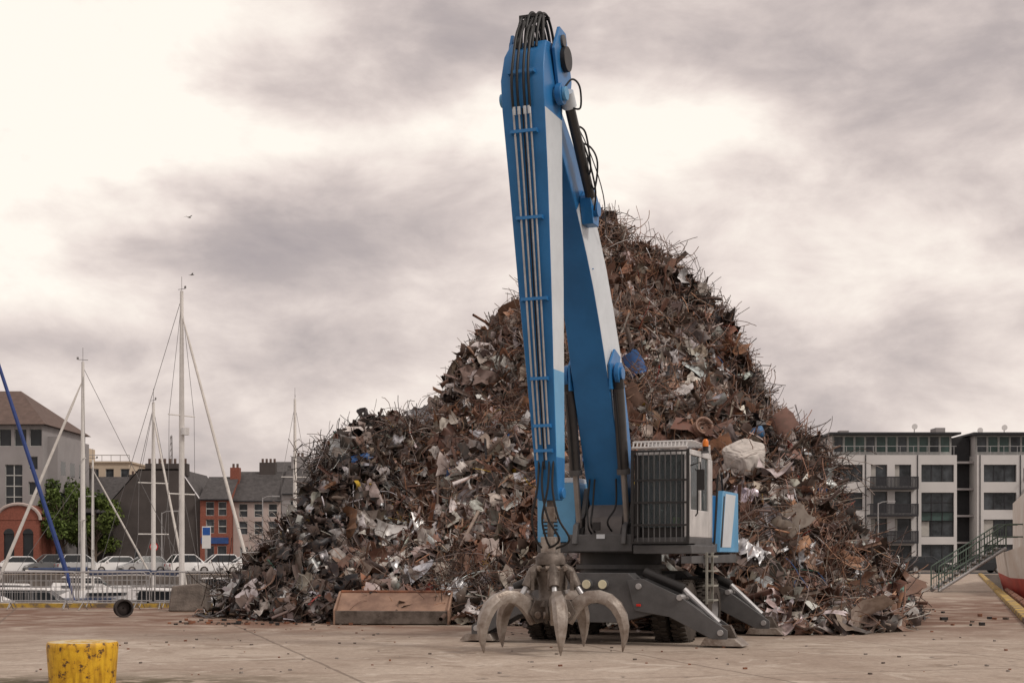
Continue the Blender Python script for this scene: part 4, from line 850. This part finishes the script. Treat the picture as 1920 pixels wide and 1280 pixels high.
for off_ in(0,1.1):
    P0=Vector((A[0],A[1]+off_,A[2]+.05)); P1=Vector((B[0],B[1]+off_,B[2]))
    m.tube([P0,P1],.07,8,galv)
    for h_ in(.5,1.05): m.tube([P0+Vector((0,0,h_)),P1+Vector((0,0,h_)),P1+Vector((1.,.3,h_))],.03,6,gr)
    for k in range(26): p=P0.lerp(P1,k/25); m.tube([p,p+Vector((0,0,1.05))],.012 if k%5 else .035,5,gr)
for k in range(12):
    p=Vector(A).lerp(Vector(B),(k+.5)/12); m.box(p.x-.13,p.x+.13,p.y,p.y+1.1,p.z+.05,p.z+.09,galv)
m.make('gangway')
shipw=mat('ship_white',(.66,.64,.61),.45,0,.3,.8,col2=(.5,.42,.36)); shipr=mat('ship_red',(.45,.05,.03),.6,0,.3,1.5)
m=MB()
st_=[(0,.3),(1.2,1.4),(3.5,2.5),(8,3.2),(28,3.2),(34,2.4)]
vs=[]
for s_,hb in st_:
    up=1.9+max(0,(6-s_))*.12
    vs+=[(s_,-hb*.6,-1.5),(s_,-hb*.85,-.3),(s_,-hb*.95,.8),(s_,-hb,up),(s_,hb,up),(s_,hb*.95,.8),(s_,hb*.85,-.3),(s_,hb*.6,-1.5)]
n=8; fs=[];ms=[]
for i in range(len(st_)-1):
    for k in range(n): fs.append((i*n+k,i*n+(k+1)%n,(i+1)*n+(k+1)%n,(i+1)*n+k)); ms.append(shipr if k in(0,1,5,6,7) else shipw)
fs+=[tuple(range(n)),tuple(len(vs)-n+k for k in range(n))]; ms+=[shipr,shipw]
m.add([(a,b_,c+(-.15)) for a,b_,c in vs],fs,ms)
m.box(9,24,-2.4,2.4,1.7,4.3,shipw); m.box(12,20,-2.,2.,4.3,6.4,shipw); m.box(11.9,20.1,-2.03,2.03,5.2,5.9,glassd)
for k in range(8): m.tube([(10+k*1.7,-2.42,3.0),(10+k*1.7,-2.39,3.0)],.25,14,black)
m.tube([(16,0,6.4),(16,0,10.5)],.12,8,shipw); m.tube([(16,-1.2,8.8),(16,1.2,8.8)],.05,6,shipw); m.tube([(5,0,2),(5,0,6.5)],.1,8,dgrey); m.tube([(5,0,6.3),(11,-1,5.2)],.07,8,dgrey)
for k in range(24):
    x=.8+k*1.35; hb=np.interp(x,[a for a,_ in st_],[b_ for _,b_ in st_]); m.tube([(x,-hb,1.8),(x,-hb,2.9)],.03,5,gr)
m.tube([(.8+k*1.35,-float(np.interp(.8+k*1.35,[a for a,_ in st_],[b_ for _,b_ in st_])),2.9) for k in range(24)],.035,6,gr)
ang=math.atan2(1,.315); ny=Vector((math.sin(ang),-math.cos(ang)))
org=Vector((XR(52),52))+ny*(3.2+.1)
m.make('moored_ship',loc=(org.x,org.y,0),rz=ang,smooth=True,ang=30)

# ------------------------------------------------------------------ trees
leafm=bpy.data.materials.new('foliage'); leafm.use_nodes=True; nt=leafm.node_tree;b=nt.nodes['Principled BSDF']; at=nt.nodes.new('ShaderNodeAttribute'); at.attribute_name='col'; nt.links.new(at.outputs['Color'],b.inputs['Base Color']); b.inputs['Roughness'].default_value=.7; b.inputs['Specular IOR Level'].default_value=.2
bark=mat('bark',(.12,.09,.07),.9)
def tree(x,y,H,W,name='tree',n=3600,tint=(1,1,1)):
    m=MB(); m.tube([(0,0,0),(.05,0,H*.3),(.15,.1,H*.6),(.1,0,H*.85)],[.22,.17,.1,.03],8,bark)
    cl_=[]
    for k in range(16):
        a=random.random()*6.28; zz=H*random.uniform(.35,.95); rr=W*.5*math.sqrt(max(.1,1-((zz/H-.6)/.45)**2))*random.uniform(.35,1); cl_.append((rr*math.cos(a),rr*math.sin(a),zz,random.uniform(.55,1.1)*W*.17))
        m.tube([(0.05,0,zz*.55),(rr*.5*math.cos(a),rr*.5*math.sin(a),zz*.8),(rr*math.cos(a),rr*math.sin(a),zz)],[.09,.05,.02],5,bark)
    e=empty(name,(x,y,0)); m.make('trunk',e)
    cl_=np.array(cl_); i=rng.integers(0,len(cl_),n); d=unit(rng.normal(0,1,(n,3)))*rng.uniform(.3,1.25,(n,1))**.6; P=cl_[i,:3]+d*cl_[i,3:4]*np.array([1.15,1.15,.9])
    t=unit(rng.normal(0,1,(n,3))); b_=unit(np.cross(t,rng.normal(0,1,(n,3)))); s=rng.uniform(.10,.24,(n,1))
    V=np.stack([P-t*s,P-b_*s*.6,P+t*s,P+b_*s*.6],1).reshape(-1,3)
    me=bpy.data.meshes.new('leaves'); me.from_pydata(V.tolist(),[],np.arange(4*n).reshape(-1,4).tolist())
    c=np.array([.085,.12,.03])*np.array(tint)*rng.uniform(.5,1.35,(n,1))*(rng.uniform(.7,1.25,len(cl_))[i][:,None]); c=np.concatenate([c,np.ones((n,1))],1)
    ca=me.color_attributes.new('col','FLOAT_COLOR','POINT'); ca.data.foreach_set('color',np.repeat(c,4,0).astype(np.float32).ravel()); me.materials.append(leafm)
    o=bpy.data.objects.new('leaves',me); S.collection.objects.link(o); o.parent=e
tree(-43.2,136.5,8.2,5.5); tree(-40.2,137,6.8,5.0,tint=(1.1,1.05,1)); tree(-45.8,143,9.3,6.0,tint=(.8,.85,.9)); tree(-41.6,140.5,7.6,5.2,tint=(.85,.9,.9)); tree(-47.2,137.3,4.8,3.6)
tree(29,138,6,4.5); 

# ------------------------------------------------------------------ gulls
gw=mat('gull_feather',(.25,.24,.24),.7)
def gull(x,y,z,rz,s=1.):
    m=MB(); m.tube([(-.22*s,0,0),(-.1*s,0,.01),(.08*s,0,.02),(.18*s,0,.03),(.24*s,0,.02)],[.01,.05*s,.06*s,.035*s,.008],8,gw)
    for q_ in(-1,1): m.add([(-.07*s,0,.03),(.08*s,0,.03),(.1*s,q_*.3*s,.17*s),(-.02*s,q_*.3*s,.16*s),(-.1*s,q_*.62*s,.08*s)],[(0,1,2,3),(3,2,4)],gw)
    m.add([(-.2*s,-.02,0),(-.2*s,.02,0),(-.32*s,.06*s,0),(-.32*s,-.06*s,0)],[(0,1,2,3)],gw); m.make('gull',loc=(x,y,z),rz=rz)
gull(-22.7,100,25.3,R(60),.8); gull(-15.8,70.2,15.4,R(20),.5)

# ------------------------------------------------------------------ sky / light
Wd=bpy.data.worlds.new('World'); S.world=Wd; Wd.use_nodes=True; nt=Wd.node_tree;N=nt.nodes;L=nt.links; bg=N['Background']
tc=N.new('ShaderNodeTexCoord'); sep=N.new('ShaderNodeSeparateXYZ'); L.new(tc.outputs['Generated'],sep.inputs[0])
def M_(op,a,b=None,c=None,cl=False):
    n=N.new('ShaderNodeMath'); n.operation=op; n.use_clamp=cl
    for i,v in enumerate((a,b,c)):
        if v is None: continue
        if isinstance(v,(int,float)): n.inputs[i].default_value=v
        else: L.new(v,n.inputs[i])
    return n.outputs[0]
az=M_('ARCTAN2',sep.outputs['X'],sep.outputs['Y']); el=M_('ARCSINE',sep.outputs['Z'])
cmb=N.new('ShaderNodeCombineXYZ'); L.new(M_('MULTIPLY',az,1.0),cmb.inputs[0]); L.new(M_('MULTIPLY',el,1.9),cmb.inputs[1]); cmb.inputs[2].default_value=3.7
def nz(scale,det,rough,dist,seed):
    n=N.new('ShaderNodeTexNoise'); n.inputs['Scale'].default_value=scale;n.inputs['Detail'].default_value=det;n.inputs['Roughness'].default_value=rough;n.inputs['Distortion'].default_value=dist
    ad=N.new('ShaderNodeVectorMath'); ad.operation='ADD'; ad.inputs[1].default_value=(seed,seed*.7,seed*1.3); L.new(cmb.outputs[0],ad.inputs[0]); L.new(ad.outputs[0],n.inputs['Vector']); return n.outputs['Fac']
nA=nz(4.2,9,.52,.35,2.1); nB=nz(9.5,9,.58,.25,8.3); wob=nz(5.,5,.5,.2,5.5); wob2=nz(5.,5,.5,.2,15.5)
azw=M_('ADD',az,M_('MULTIPLY',M_('SUBTRACT',wob,.5),.26)); elw=M_('ADD',el,M_('MULTIPLY',M_('SUBTRACT',wob2,.5),.15))
val=M_('MULTIPLY_ADD',M_('SUBTRACT',nA,.5),1.3,.68); val=M_('MULTIPLY_ADD',M_('SUBTRACT',nB,.5),1.0,val)
for px,py,sx,sy,am in ((60,260,330,260,.42),(700,120,420,75,-.30),(1550,60,450,100,-.28),(620,480,260,105,-.36),(300,470,200,60,-.18),(620,300,380,45,.24),(1350,290,260,110,.14),(1800,250,160,110,-.14),(1500,560,260,60,.16),(250,680,400,55,-.26),(1700,700,300,60,-.10),(1250,380,120,200,.08)):
    a0=math.atan((px-960)/2667); e0=math.atan((1040-py)/2667)
    u=M_('DIVIDE',M_('SUBTRACT',azw,a0),sx*1.3/2667); v=M_('DIVIDE',M_('SUBTRACT',elw,e0),sy*1.3/2667)
    d=M_('ADD',M_('MULTIPLY',u,u),M_('MULTIPLY',v,v)); gsn=M_('EXPONENT',M_('MULTIPLY',d,-1.0)); val=M_('MULTIPLY_ADD',gsn,am,val)
rp=N.new('ShaderNodeValToRGB'); cr=rp.color_ramp; cr.elements[0].position=.06; cr.elements[0].color=(.39,.34,.345,1); cr.elements[1].position=1.0; cr.elements[1].color=(1.10,1.01,.91,1)
for p_,c_ in((.35,(.52,.45,.435)),(.55,(.69,.595,.56)),(.75,(.89,.78,.72))): e=cr.elements.new(p_); e.color=(*c_,1)
L.new(val,rp.inputs['Fac'])
sky=N.new('ShaderNodeTexSky'); sky.sky_type='NISHITA'; sky.sun_disc=False; SE=R(44); SAZ=R(125)
sky.sun_elevation=SE; sky.sun_rotation=SAZ
scl=N.new('ShaderNodeVectorMath'); scl.operation='SCALE'; scl.inputs['Scale'].default_value=.08; L.new(sky.outputs[0],scl.inputs[0])
mx=N.new('ShaderNodeMix'); mx.data_type='RGBA'; mx.inputs[0].default_value=.94; L.new(scl.outputs[0],mx.inputs[6]); L.new(rp.outputs['Color'],mx.inputs[7])
L.new(mx.outputs[2],bg.inputs['Color']); bg.inputs['Strength'].default_value=1.0
sl=bpy.data.lights.new('sun','SUN'); sl.energy=1.5; sl.angle=R(10); sl.color=(1,.93,.84); so=bpy.data.objects.new('sun',sl); S.collection.objects.link(so)
sd=Vector((math.sin(SAZ)*math.cos(SE),math.cos(SAZ)*math.cos(SE),math.sin(SE))); so.rotation_euler=sd.to_track_quat('Z','Y').to_euler(); so.location=(0,0,50)

# ------------------------------------------------------------------ camera
cd=bpy.data.cameras.new('camera'); cd.lens=50; cd.sensor_width=36; cd.shift_y=400/1920; cd.clip_start=.1; cd.clip_end=6000
co=bpy.data.objects.new('camera',cd); S.collection.objects.link(co); co.location=(0,0,1.6); co.rotation_euler=(R(90),0,0); S.camera=co
